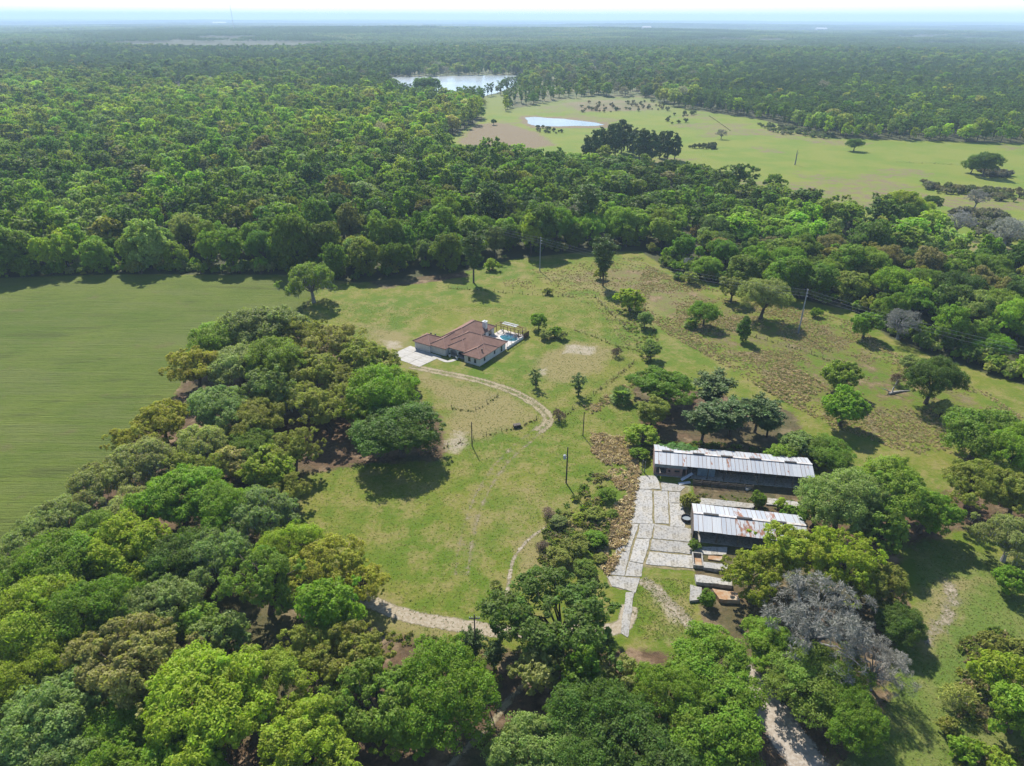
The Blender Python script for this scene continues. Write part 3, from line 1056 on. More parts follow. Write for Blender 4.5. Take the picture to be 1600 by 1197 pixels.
# ------------------------------------------------------------------ the trees one can tell apart
G1 = "trees of the grove between the hay field and the pasture"
G2 = "trees in the near wood along the bottom"
G3 = "trees round the sheds"
G4 = "single trees in the pasture"
G5 = "trees at the right edge"
for a in [
    # grove between hay field and pasture, far end first
    ('oak', 345, 522, 84, 'MID', "rounded mid green oak at the far left shoulder of the grove"),
    ('oak', 412, 505, 100, 'SAGE', "pale green oak crowning the far tip of the grove"),
    ('airy', 470, 520, 92, 'OLIVE', "olive oak just right of the pale far tip of the grove"),
    ('airy', 522, 528, 88, 'TAN', "tan flushed oak at the house side of the grove's far end"),
    ('airy', 566, 556, 84, 'OLIVE', "olive brown oak nearest the concrete driveway"),
    ('airy', 302, 566, 88, 'GOLD', "golden olive oak on the hay field edge of the grove"),
    ('oak', 372, 560, 86, 'SAGE', "sage green oak behind the golden oak in the grove"),
    ('oak', 432, 556, 92, 'MID', "mid green oak in the middle of the grove's far end"),
    ('airy', 488, 572, 86, 'OLIVE', "dull olive oak in the middle of the grove facing the house"),
    ('airy', 540, 592, 80, 'OLIVE', "olive oak between the driveway and the bright green trees"),
    ('tall', 418, 602, 62, 'BLUE', "blue green upright tree in a dip of the grove"),
    ('moss', 470, 620, 80, 'OLIVE', "dark mossy oak above the shaded gap in the grove"),
    ('airy', 512, 628, 84, 'OLIVE', "olive oak beside the shaded gap under the grove"),
    ('oak', 592, 602, 104, 'GREEN', "bright green tree touching the big dark oak"),
    ('small', 566, 628, 66, 'YEL', "yellow green tree between the bright green tree and big dark oak"),
    ('oak', 624, 664, 142, 'DARK', "large round dark green oak casting its shadow on the pasture"),
    ('small', 640, 590, 30, 'OLIVE', "slim olive tree rising above the bright green tree by the driveway"),
    ('oak', 342, 632, 92, 'BLUE', "blue green oak mid grove by the hay field"),
    ('oak', 398, 648, 84, 'OLIVE', "light olive oak right of the blue green mid grove oak"),
    ('airy', 250, 652, 86, 'GOLD', "gold brown thin crowned tree at the hay field edge"),
    ('airy', 196, 684, 56, 'GOLD', "small gold tree at the hay field edge below the gold brown one"),
    ('moss', 316, 690, 84, 'SAGE', "grey green mossy oak left of the grove's middle"),
    ('airy', 454, 694, 80, 'OLIVE', "dark olive oak leaning over the pasture side of the grove"),
    ('oak', 392, 692, 70, 'MID', "small mid green oak in the heart of the grove"),
    ('moss', 222, 716, 92, 'SAGE', "sage mossy oak on the hay field side of the grove"),
    ('airy', 300, 730, 78, 'OLIVE', "olive oak above the bright green oak in the grove"),
    ('small', 366, 716, 58, 'TAN', "tan topped small tree in the heart of the grove"),
    ('small', 420, 730, 72, 'YEL', "lime yellow tree on the pasture side of the grove"),
    ('moss', 150, 750, 90, 'SAGE', "sage mossy oak at the lower hay field edge"),
    ('moss', 96, 800, 86, 'SAGE', "pale sage oak where hay field and near wood meet"),
    ('oak', 276, 768, 112, 'GREEN', "bright green oak in the lower grove"),
    ('oak', 346, 786, 96, 'GREEN', "fresh green oak right of the bright lower grove oak"),
    ('moss', 408, 796, 104, 'BLUE', "grey green mossy oak overhanging the pasture's left corner"),
    ('moss', 200, 796, 86, 'SAGE', "sage oak left of the bright lower grove oak"),
    ('moss', 52, 842, 88, 'BLUE', "blue grey oak at the left by the brown field corner"),
    ('airy', 446, 762, 62, 'OLIVE', "small olive green tree at the pasture's left corner"),
]:
    tree(a[0], a[1], a[2], a[3] * (1.18 if a[3] < 140 else 1.0), *a[4:], group=G1, hs=0.70 if a[1] == 624 else 0.92)

for a in [
    ('oak', 140, 838, 96, 'MID', "mid green oak behind the lime oak on the left"),
    ('oak', 186, 846, 130, 'LIME', "lime green oak in the left middle of the near wood"),
    ('oak', 88, 880, 140, 'GREEN', "green oak left of the lime oak in the near wood"),
    ('oak', 14, 900, 110, 'MID', "mid green oak at the left photo edge"),
    ('oak', 274, 868, 116, 'DARK', "dark green oak right of the lime oak"),
    ('moss', 336, 862, 112, 'BLUE', "mossy grey green oak over a dark shaded hollow"),
    ('airy', 410, 896, 124, 'MID', "light crowned green oak beside the leaf littered clearing"),
    ('oak', 452, 846, 84, 'LIME', "light green oak at the pasture's lower left"),
    ('airy', 510, 872, 110, 'GOLD', "golden yellow oak at the pasture's lower left edge"),
    ('airy', 566, 902, 80, 'GOLD', "small golden tree at the start of the sandy track"),
    ('tall', 512, 942, 84, 'GREEN', "bright green tree below the golden oak"),
    ('oak', 48, 962, 150, 'LIME', "wide lime green oak at the left edge"),
    ('oak', 138, 950, 130, 'GREEN', "bright green oak right of the wide lime oak"),
    ('oak', 238, 946, 116, 'BLUE', "blue green oak above the brown flushed oak"),
    ('small', 302, 968, 72, 'MID', "small mid green tree right of the blue green oak"),
    ('small', 346, 986, 76, 'BLUE', "small blue green tree left of the leaf littered clearing"),
    ('airy', 208, 1022, 166, 'TAN', "wide brown flushed oak amid the green near wood"),
    ('oak', 44, 1050, 120, 'LIME', "yellowish green oak at the left below the wide lime oak"),
    ('oak', 116, 1064, 96, 'BLUE', "blue green oak left of the brown flushed oak"),
    ('oak', 70, 1118, 156, 'BLUE', "large blue green oak in the bottom left"),
    ('oak', 404, 1066, 140, 'YEL', "yellow green oak right of the big lime oak at the bottom"),
    ('oak', 318, 1098, 200, 'LIME', "biggest lime green oak at the bottom left"),
    ('oak', 190, 1130, 120, 'GREEN', "green oak between the blue green and lime oaks at the bottom"),
    ('oak', 48, 1200, 150, 'BLUE', "blue green oak in the bottom left corner"),
    ('oak', 164, 1208, 140, 'GREEN', "green oak cut by the bottom edge left of the lime oaks"),
    ('oak', 286, 1204, 160, 'GREEN', "bright green oak cut by the bottom edge under the biggest lime oak"),
    ('oak', 478, 1168, 170, 'LIME', "lime green oak at the bottom left of centre"),
    ('airy', 492, 1016, 116, 'OLIVE', "olive green oak right of the leaf littered clearing"),
    ('airy', 552, 1016, 124, 'OLIVE', "olive oak below the start of the sandy track"),
    ('airy', 590, 1086, 150, 'MID', "mid green open crowned oak left of the tall bright tree"),
    ('oak', 700, 1066, 168, 'GREEN', "tall bright green tree in the bottom centre left of the path"),
    ('oak', 652, 1120, 110, 'GREEN', "green tree hugging the tall bright tree on its left"),
    ('airy', 874, 948, 200, 'DARK', "spreading dark green oak over the sandy track"),
    ('small', 842, 1038, 82, 'SAGE', "silver green bushy tree below the spreading dark oak"),
    ('cone', 912, 1044, 60, 'GREEN', "bright green conical tree below the spreading dark oak"),
    ('small', 976, 1056, 78, 'SAGE', "silver green bushy tree right of the conical tree"),
    ('oak', 930, 1110, 150, 'DARK', "dark blue green oak at the bottom centre"),
    ('oak', 842, 1168, 150, 'BLUE', "blue green oak at the bottom right of the thin path"),
    ('oak', 1000, 1172, 170, 'DARK', "dark oak cut by the bottom edge right of centre"),
    ('oak', 910, 1222, 150, 'DARK', "dark oak showing only its top at the bottom centre"),
    ('oak', 1046, 1076, 110, 'GREEN', "green oak left of the large bright bottom right oak"),
    ('oak', 1112, 1034, 150, 'GREEN', "bright green oak below the ruined feed bunks"),
    ('oak', 1118, 1130, 170, 'GREEN', "large bright green oak left of the stony track"),
    ('oak', 1216, 1004, 104, 'GREEN', "green oak in front of the grey mossy tree"),
    ('oak', 1284, 1052, 150, 'MID', "green oak right of the stony track"),
    ('oak', 1340, 1112, 104, 'GREEN', "fresh green oak at the lower lawn's edge"),
    ('pine', 738, 1008, 34, 'PINE', "slim dark pine beside the crossarm pole"),
    ('pine', 772, 1020, 30, 'PINE', "slim dark pine left of the spreading dark oak"),
]:
    tree(a[0], a[1], a[2], a[3] * (1.12 if a[1] < 620 and a[0] != 'pine' else 1.04), *a[4:], group=G2,
         hs=0.74 if (a[1], a[2]) in ((874, 948), (1112, 1034), (1216, 1004), (1284, 1052), (1118, 1130)) else 1.0)

for a in [
    ('bare', 1280, 956, 184, 'GREY', "large silver grey mossy bare tree by the lower lawn"),
    ('bare', 1376, 1030, 110, 'GREY', "smaller grey bare tree leaning over the lower lawn"),
    ('airy', 1178, 886, 106, 'YEL', "yellow green oak over the ruined feed bunks"),
    ('airy', 1252, 858, 124, 'YEL', "yellow green oak below the rusty shed"),
    ('airy', 1326, 866, 132, 'LIME', "light green oak behind the grey mossy tree"),
    ('airy', 1376, 906, 96, 'OLIVE', "olive green oak at the upper left of the lower lawn"),
    ('oak', 1406, 962, 80, 'DARK', "dark green oak between the grey tree and the lower lawn"),
    ('oak', 1322, 770, 130, 'BLUE', "broad grey green oak at the right end of the sheds"),
    ('oak', 1392, 752, 130, 'MID', "mid green oak right of the long shed"),
    ('oak', 1452, 786, 96, 'GREEN', "bright green oak above the shaded lawn"),
    ('small', 1376, 812, 90, 'MID', "green tree on the near side of the broad grey green oak"),
    ('small', 1278, 792, 56, 'GREEN', "small green tree between the two sheds at the right"),
    ('small', 1248, 688, 64, 'BLUE', "blue green tree behind the long shed"),
    ('oak', 1296, 700, 80, 'GREEN', "bright green oak behind the right end of the long shed"),
    ('small', 1222, 704, 52, 'GREEN', "small green tree behind the middle of the long shed"),
    ('oak', 1036, 594, 104, 'GREEN', "large bright green oak at the pine clump's left"),
    ('tall', 1020, 636, 56, 'OLIVE', "olive tree in front of the large bright green oak"),
    ('small', 1004, 676, 54, 'LIME', "lime green tree at the top of the concrete yard"),
    ('small', 1000, 706, 30, 'GREEN', "small green tree at the left corner of the long shed"),
    ('pine', 1112, 606, 62, 'PINE', "tallest dark pine behind the long shed"),
    ('pine', 1102, 652, 58, 'PINE', "dark pine nearest the left part of the long shed"),
    ('pine', 1146, 646, 60, 'PINE', "dark pine in the middle of the clump behind the long shed"),
    ('pine', 1186, 640, 54, 'PINE', "dark pine third from the left behind the long shed"),
    ('pine', 1204, 654, 46, 'PINE', "dark pine at the right end of the clump behind the long shed"),
    ('small', 1186, 776, 26, 'GREEN', "small bright sapling in the pen between the two sheds"),
    ('small', 1106, 932, 28, 'GREEN', "small green tree growing in the ruined feed bunks"),
    ('shrub', 1078, 780, 30, 'OLIVE', "grey green bush at the corner of the rusty shed"),
    ('shrub', 1086, 848, 22, 'MID', "dark shrub at the near corner of the rusty shed"),
    ('shrub', 1222, 784, 22, 'LIME', "lime shrub behind the rusty shed"),
    ('shrub', 1240, 796, 30, 'GREEN', "green shrub behind the right end of the rusty shed"),
]:
    tree(*a, group=G3, hs=0.5 if a[0] == 'pine' else (0.62 if a[2] < 710 else 1.0))

for a in [
    ('moss', 484, 430, 86, 'MID', "mossy green oak standing alone at the hay field's far corner"),
    ('pine', 738, 388, 38, 'PINE', "single pine at the wood edge behind the house"),
    ('shrub', 768, 411, 26, 'LIME', "bright bush right of the single pine behind the house"),
    ('pine', 945, 396, 36, 'PINE', "lone pine in the rough grass right of the far power pole"),
    ('shrub', 938, 424, 22, 'OLIVE', "low bush at the foot of the lone pine"),
    ('shrub', 855, 453, 16, 'OLIVE', "small dark bush on the fence behind the house"),
    ('small', 842, 497, 28, 'GREEN', "small bright tree right of the swimming pool"),
    ('shrub', 868, 516, 24, 'GREEN', "bright bush beside the small tree right of the pool"),
    ('shrub', 852, 520, 22, 'SAGE', "grey green shrub below the small tree right of the pool"),
    ('shrub', 878, 522, 20, 'SAGE', "grey green shrub at the right end of the bushes by the pool"),
    ('youngpine', 838, 588, 20, 'PINE', "young pine in the grass below the bare sand patches"),
    ('youngpine', 905, 596, 24, 'PINE', "young pine near the fence right of the dirt track"),
    ('barebush', 874, 646, 20, 'BROWN', "bare brown bush where the dirt track meets the fence"),
    ('barebush', 964, 547, 16, 'BROWN', "bare grey bush at the right end of the eroded sand"),
    ('oak', 1102, 482, 48, 'GREEN', "round green oak on the fence line in the right pasture"),
    ('palm', 1079, 506, 26, 'BLUE', "grey green palmetto left of the round green oak"),
    ('cone', 1164, 508, 22, 'DARK', "dark pointed cedar alone on the fence line"),
    ('palm', 970, 620, 40, 'BLUE', "big rounded palmetto left of the large bright oak"),
    ('small', 1008, 494, 28, 'BLUE', "blue green small tree in the brushy strip"),
    ('shrub', 985, 462, 46, 'LIME', "light green thicket at the top of the brushy strip"),
    ('small', 1018, 540, 32, 'BLUE', "blue green bush at the lower end of the brushy strip"),
    ('small', 1316, 580, 58, 'MID', "upper of the two round trees in the right pasture"),
    ('small', 1322, 624, 70, 'GREEN', "lower of the two round trees in the right pasture"),
    ('oak', 1462, 580, 88, 'DARK', "large dark round oak in the right pasture"),
    ('small', 1424, 562, 30, 'SAGE', "pale grey green sapling left of the large dark round oak"),
    ('small', 1355, 500, 46, 'GREEN', "bright round tree at the wood edge right of the tall power pole"),
    ('shrub', 1275, 485, 20, 'GREEN', "small bright bush right of the tall power pole"),
    ('oak', 1106, 410, 46, 'GREEN', "bright round oak at the wood edge above the round oak"),
    ('barebush', 1076, 408, 18, 'SILVER', "silver dead bush left of the bright round oak"),
    ('palm', 1060, 432, 20, 'DARK', "dark palmetto at the wood edge left of the bright round oak"),
    ('shrub', 1078, 430, 28, 'OLIVE', "olive bush right of the dark palmetto"),
    ('small', 1146, 444, 44, 'OLIVE', "dull olive small tree at the wood edge"),
    ('oak', 1196, 452, 76, 'SAGE', "pale grey green oak at the wood edge"),
    ('bare', 1412, 494, 62, 'GREY', "grey leafless tree at the wood edge above the dark round oak"),
    ('palm', 776, 918, 26, 'SAGE', "thin palm at the lower edge of the pasture", None, 1),
    ('barebush', 1404, 588, 20, 'BROWN', "brown bare bush above the fallen white log"),
    ('small', 1474, 632, 30, 'SAGE', "thin sapling below the large dark round oak"),
]:
    tree(*a[:6], group=G4, variant=a[7] if len(a) > 7 else None)

for a in [
    ('oak', 1536, 664, 124, 'MID', "large green oak at the right end of the pasture"),
    ('oak', 1592, 690, 110, 'GREEN', "green oak at the right edge beside the large pasture oak"),
    ('airy', 1528, 744, 110, 'OLIVE', "dull olive oak behind the shaded lawn"),
    ('airy', 1596, 760, 100, 'OLIVE', "olive oak at the right edge above the lawn"),
    ('moss', 1586, 832, 104, 'SAGE', "mossy silver green oak at the right edge of the lawn"),
    ('small', 1582, 900, 50, 'GREEN', "low green tree under the mossy silver oak"),
    ('small', 1566, 1040, 78, 'LIME', "bright bushy tree at the right edge of the lawn"),
    ('small', 1600, 1100, 96, 'GREEN', "bright green tree cut by the right edge low down"),
    ('shrub', 1556, 1000, 44, 'OLIVE', "dark bush above the bright bushy tree"),
    ('shrub', 1512, 1166, 50, 'GREEN', "rounded green bush near the bottom right corner"),
    ('shrub', 1560, 1182, 50, 'LIME', "low light bush in the bottom right corner"),
    ('shrub', 1594, 1010, 40, 'OLIVE', "dull bush at the right edge above the bright tree"),
    ('small', 1332, 1204, 40, 'SAGE', "pale bush cut by the bottom edge right of the stony track"),
    ('barebush', 1500, 1080, 46, 'OLIVE', "straggly thin bush on the right slope of the lawn"),
    ('shrub', 1486, 1130, 34, 'OLIVE', "straggly olive bush on the right slope"),
]:
    tree(*a, group=G5)

G6 = "bushes of the hedge strip left of the yard"
for a in [
    ('small', 872, 812, 34, 'SAGE', "grey green bush at the top left of the hedge strip"),
    ('small', 900, 850, 54, 'OLIVE', "olive bush in the lower middle of the hedge strip"),
    ('small', 874, 868, 50, 'OLIVE', "olive bush at the lower left of the hedge strip"),
    ('small', 932, 838, 44, 'GREEN', "green bush at the right of the hedge strip by the dead fern"),
    ('small', 950, 768, 36, 'GREEN', "bright bush at the top of the hedge strip amid dead fern"),
    ('small', 930, 800, 36, 'OLIVE', "olive bush in the upper middle of the hedge strip"),
    ('shrub', 905, 806, 26, 'YEL', "yellow green low bush in the upper hedge strip"),
    ('small', 915, 884, 48, 'MID', "mid green bush at the foot of the hedge strip by the spreading oak"),
    ('shrub', 940, 870, 28, 'OLIVE', "low olive bush beside the yard's lower left corner"),
    ('shrub', 958, 800, 22, 'MID', "low green bush between the dead fern and hedge strip"),
    ('barebush', 858, 800, 26, 'BROWN', "thin brown bush on the pasture side of the hedge strip"),
    ('barebush', 848, 850, 24, 'BROWN', "bare stems beside the narrow footpath"),
]:
    tree(a[0], a[1], a[2], a[3] * 0.82, *a[4:], group=G6, hs=0.62)
# far single trees
for a in [
    ('oak', 1336, 220, 26, 'DARK', "lone oak in the far pasture"),
    ('oak', 1543, 246, 46, 'DARK', "dark oak at the right of the far pasture beside a brush pile"),
    ('oak', 1520, 254, 28, 'MID', "smaller oak left of the dark oak in the far pasture"),
    ('bare', 1127, 205, 18, 'GREY', "small grey tree at the end of the far fence line"),
    ('oak', 665, 129, 40, 'DARK', "round dark tree standing before the lake"),
    ('oak', 1410, 310, 66, 'YEL', "yellow flowering oak at the far edge of the wood"),
    ('oak', 1436, 322, 56, 'YEL', "smaller yellow oak below the yellow flowering oak"),
    ('oak', 1456, 310, 30, 'DARK', "dark round bush tree right of the yellow oaks"),
    ('bare', 1500, 338, 46, 'SILVER', "pale leafless tree at the far edge of the wood"),
    ('bare', 1528, 302, 36, 'GREY', "grey leafless tree on the ditch in the far pasture"),
    ('bare', 1580, 350, 60, 'SILVER', "pale leafless tree at the right edge by the far pasture"),
    ('oak', 770, 214 - 26, 0.1 + 11, 'DARK', "small dark tree on the pasture edge left of the pond"),
]:
    tree(*a, group="single trees of the far pasture")
cl = random.Random(5)
ORD = ["first", "second", "third", "fourth", "fifth", "sixth", "seventh", "eighth", "ninth", "tenth", "eleventh", "twelfth", "thirteenth", "fourteenth", "fifteenth", "sixteenth", "seventeenth", "eighteenth", "nineteenth", "twentieth", "twenty-first", "twenty-second", "twenty-third", "twenty-fourth", "twenty-fifth", "twenty-sixth", "twenty-seventh", "twenty-eighth"]
xs_ = sorted([(918, 228), (930, 222), (941, 216), (953, 214), (962, 212), (972, 207), (981, 210), (990, 216), (1000, 219), (1009, 222), (1020, 222), (1032, 221), (1044, 222), (1056, 223)])
for i, (px, py) in enumerate(xs_):
    tree('fullpine', px, py, cl.uniform(16, 21), 'PINE', "%s tree from the left in the dark pine clump of the far pasture" % ORD[i], group="pine clump in the far pasture")

# ------------------------------------------------------------------ masses that nobody could count (geometry nodes on points)
def mass_leaf(name, trans, var):
    t = NT(name)
    oi = t.n("ShaderNodeObjectInfo")
    hue = t.attr("hue", 'INSTANCER').outputs["Color"]
    tint = t.attr("tint").outputs["Fac"]
    hs = t.n("ShaderNodeHueSaturation")
    t.put(hs.inputs["Color"], hue)
    t.put(hs.inputs["Hue"], t.math('ADD', t.math('MULTIPLY', t.math('SUBTRACT', tint, 0.5), 0.05), 0.5))
    t.put(hs.inputs["Value"], t.math('ADD', t.math('MULTIPLY', t.math('SUBTRACT', tint, 0.5), var * 2), 1.0))
    c = hs.outputs[0]
    d = t.pbr(c, 0.65, 0.2, k=1.0)
    tr = t.n("ShaderNodeBsdfTranslucent")
    t.put(tr.inputs["Color"], t.mix(1.0, c, (1.05, 1.2, 0.5), 'MULTIPLY'))
    mx_ = t.n("ShaderNodeMixShader")
    mx_.inputs[0].default_value = trans
    t.l(d, mx_.inputs[1])
    t.l(tr.outputs[0], mx_.inputs[2])
    return t.done(mx_.outputs[0])


M['mass_leaf'] = mass_leaf('massed_leaves', 0.48, 0.4)
M['mass_dry'] = mass_leaf('massed_dry_tufts', 0.3, 0.45)


def merged(name, Q, T, trunk_mb, mat):
    """leaf kites plus trunks in one mesh (for members of a mass)"""
    me = leaf_mesh(name, Q, T, M[mat])
    if trunk_mb is None:
        return me
    n = len(Q)
    tv = np.array(trunk_mb.v)
    tf = np.array([f for f in trunk_mb.f if len(f) == 4])
    V = np.concatenate([Q.reshape(-1, 3), tv])
    F = np.concatenate([np.arange(n * 4).reshape(n, 4), tf + n * 4])
    me2 = fast_mesh(name, V, F, M[mat])
    me2.materials.append(M['bark'])
    set_attr(me2, "tint", np.concatenate([np.repeat(T, 4), np.full(len(tv), 0.5)]))
    mi = np.zeros(len(F), np.int32)
    mi[n:] = 1
    me2.polygons.foreach_set("material_index", mi)
    bpy.data.meshes.remove(me)
    return me2


def quads_of(me):
    n = len(me.vertices)
    co = np.zeros(n * 3, np.float32)
    me.vertices.foreach_get("co", co)
    ti = np.zeros(n, np.float32)
    me.attributes["tint"].data.foreach_get("value", ti)
    return co.reshape(-1, 4, 3), ti[::4]


def lod_tree(name, seed, R, Ht, Hb, puffs, pr, nsub, nleaf, ls, mat='mass_leaf', **kw):
    d = broadleaf(name, seed, R, Ht, Hb, puffs, pr, nsub, nleaf, ls, mat='leaf', **kw)
    Q, T = quads_of(d['crown'])
    mb = MB()
    mb.tube([(0, 0, -0.5), (0.1, 0, Ht * 0.6)], [0.3, 0.15], 5, False)
    return merged(name, Q, T, mb, mat)


def proto(name, me):
    return bpy.data.objects.new(name, me)


LOD = [proto("wood_tree", lod_tree("wood_tree", 201 + i, 5.6, 12.5, 1.0, 21, 1.8, 8, 13, 0.5, zlo=-0.75)) for i in range(4)]
LOD += [proto("wood_tall_tree", lod_tree("wood_tall_tree", 211 + i, 4.0, 14.5, 2.0, 15, 1.7, 7, 12, 0.55, zlo=-0.85)) for i in range(2)]
LODP = []
for i in range(3):
    d = pine("wood_pine", 221 + i, 3.6, 16.5, 4.5, 20, 0.75, 13)
    Q, T = quads_of(d['crown'])
    mb = MB()
    mb.tube([(0, 0, -0.5), (0, 0, 15)], [0.3, 0.08], 5, False)
    LODP.append(proto("wood_pine", merged("wood_pine", Q, T, mb, 'mass_leaf')))
d = broadleaf("wood_bare_tree", 231, 5.2, 11, 1.5, 22, 1.8, 6, 12, 0.75, -0.5, mat='leaf', aspect=0.12, radial=True)
Q, T = quads_of(d['crown'])
LODB = [proto("wood_bare_tree", merged("wood_bare_tree", Q, T, None, 'mass_leaf'))]


def patch(name, seed, conifer):
    rng = np.random.default_rng(seed)
    QQ = []
    TT = []
    for gx in range(7):
        for gy in range(7):
            x, y = (np.array([gx, gy]) - 3 + rng.uniform(-0.45, 0.45, 2)) * 9.5
            h = rng.uniform(9, 15) if not conifer else rng.uniform(13, 18)
            r = rng.uniform(3.6, 6.2) if not conifer else rng.uniform(2.4, 3.6)
            n = 46
            dd = fib_dirs(n, rng, -0.5, 0.3)
            c = np.array([x, y, h - r * (1.0 if not conifer else 1.6)]) + dd * np.array([r, r, r * (0.95 if not conifer else 1.7)]) * rng.uniform(0.75, 1.0, (n, 1))
            nn = unit(dd + np.array([0, 0, 0.3]) + rng.normal(size=(n, 3)) * 0.45)
            QQ.append(kites(c, nn, None, 1.35 if not conifer else 1.0, 0.7, rng))
            TT.append(np.clip(0.5 + rng.normal() * 0.2 + rng.normal(size=n) * 0.1, 0, 1))
    return leaf_mesh(name, np.concatenate(QQ), np.concatenate(TT), M['mass_leaf'])


PATCH = [proto("wood_patch", patch("wood_patch", 301 + i, False)) for i in range(3)]
PATCHP = [proto("pine_patch", patch("pine_patch", 311 + i, True)) for i in range(2)]


def mass(name, pts, rot, scl, idx, hue, protos, label, cat=None):
    """one object whose points carry copies of the member shapes"""
    n = len(pts)
    me = bpy.data.meshes.new(name)
    me.vertices.add(n)
    me.vertices.foreach_set("co", np.asarray(pts, np.float32).ravel())
    set_attr(me, "rot_z", np.asarray(rot))
    set_attr(me, "size", np.asarray(scl), 'FLOAT_VECTOR')
    set_attr(me, "member", np.asarray(idx), 'INT')
    h = np.concatenate([np.asarray(hue), np.ones((n, 1))], 1)
    set_attr(me, "hue", h, 'FLOAT_COLOR')
    me.update()
    o = link(name, me)
    tag(o, label, cat, None, 'stuff')
    ng = bpy.data.node_groups.new(name + "_scatter", 'GeometryNodeTree')
    ng.interface.new_socket("Geometry", in_out='INPUT', socket_type='NodeSocketGeometry')
    ng.interface.new_socket("Geometry", in_out='OUTPUT', socket_type='NodeSocketGeometry')
    N = ng.nodes
    gi = N.new("NodeGroupInput")
    gout = N.new("NodeGroupOutput")
    join = N.new("GeometryNodeJoinGeometry")

    def named(nm, typ):
        a = N.new("GeometryNodeInputNamedAttribute")
        a.data_type = typ
        a.inputs["Name"].default_value = nm
        return a.outputs[0]
    ridx = named("member", 'INT')
    cx = N.new("ShaderNodeCombineXYZ")
    ng.links.new(named("rot_z", 'FLOAT'), cx.inputs[2])
    er = N.new("FunctionNodeEulerToRotation")
    ng.links.new(cx.outputs[0], er.inputs[0])
    sc = named("size", 'FLOAT_VECTOR')
    for k, p in enumerate(protos):
        oi = N.new("GeometryNodeObjectInfo")
        oi.inputs["Object"].default_value = p
        oi.inputs["As Instance"].default_value = True
        cmp_ = N.new("FunctionNodeCompare")
        cmp_.data_type = 'INT'
        cmp_.operation = 'EQUAL'
        ng.links.new(ridx, cmp_.inputs[2])
        cmp_.inputs[3].default_value = k
        io = N.new("GeometryNodeInstanceOnPoints")
        ng.links.new(gi.outputs[0], io.inputs["Points"])
        ng.links.new(cmp_.outputs[0], io.inputs["Selection"])
        ng.links.new(oi.outputs["Geometry"], io.inputs["Instance"])
        ng.links.new(er.outputs[0], io.inputs["Rotation"])
        ng.links.new(sc, io.inputs["Scale"])
        ng.links.new(io.outputs[0], join.inputs[0])
    ng.links.new(join.outputs[0], gout.inputs[0])
    md = o.modifiers.new("scatter", 'NODES')
    md.node_group = ng
    return o


# ---- candidate trees of the great wood
rng = np.random.default_rng(17)
CELL = 10.2
gy_ = np.arange(90, 2400, CELL)
cx_, cy_ = [], []
for y in gy_:
    hw = 0.86 * y + 70
    x = np.arange(-hw, hw, CELL)
    cx_.append(x)
    cy_.append(np.full(x.shape, y))
wx = np.concatenate(cx_)
wy = np.concatenate(cy_)
wx = wx + rng.uniform(-0.42, 0.42, wx.shape) * CELL
wy = wy + rng.uniform(-0.42, 0.42, wy.shape) * CELL
ok = inside(WOODLINE, wx, wy) & ~inside(FARP, wx, wy) & ~inside(SLIVER, wx, wy) & ~inside(LAKE, wx, wy)
for p in FIELDS_FAR:
    ok &= ~inside(p, wx, wy)
iw = inside(WET, wx, wy)
ok &= ~(iw & (rng.random(wx.shape) < 0.62))
ok &= ~((wy > 900) & (fbm(wx / 130, wy / 110, 71, 3) + 0.12 * fbm(wx / 30, wy / 30, 72, 2) > 0.72))
# islands and scattered trees along the near shore of the lake stay, its open water is kept clear
wx, wy = wx[ok], wy[ok]
iw = inside(WET, wx, wy)
npx, npy = proj(wx, wy)
isp = np.zeros(wx.shape, bool)
for p in PINES:
    isp |= inside(p, wx, wy)
lightn = fbm(wx / 240, wy / 150, 61, 3)
isp |= (wy > 640) & (lightn < 0.33)
isp &= rng.random(wx.shape) < 0.85
isp |= rng.random(wx.shape) < 0.09 * (wy > 320)
width = 6.5 + 12.5 * rng.random(wx.shape) ** 1.5
width = np.where(wy > 900, width * 1.12, width)
keep = np.ones(wx.shape, bool)
for (tx, ty, tr) in TREES:
    k = np.abs(wx - tx) + np.abs(wy - ty) < 60
    keep[k] &= np.hypot(wx[k] - tx, wy[k] - ty) > tr * 0.75 + width[k] * 0.32
dd_ = np.full(wx.shape, 99.0)
nn_ = (wy < 500)
dd_[nn_] = dist(WOODLINE, wx[nn_], wy[nn_])
keep &= dd_ > 2.0
wx, wy, isp, width, iw, npx, npy, dd_ = [a[keep] for a in (wx, wy, isp, width, iw, npx, npy, dd_)]

PAL = np.array([HUE[k] for k in ('LIME', 'GREEN', 'MID', 'DARK', 'OLIVE', 'TAN', 'BLUE', 'GREY', 'PINE', 'YEL', 'RUST', 'SAGE')])
PN = ['LIME', 'GREEN', 'MID', 'DARK', 'OLIVE', 'TAN', 'BLUE', 'GREY', 'PINE', 'YEL', 'RUST', 'SAGE']


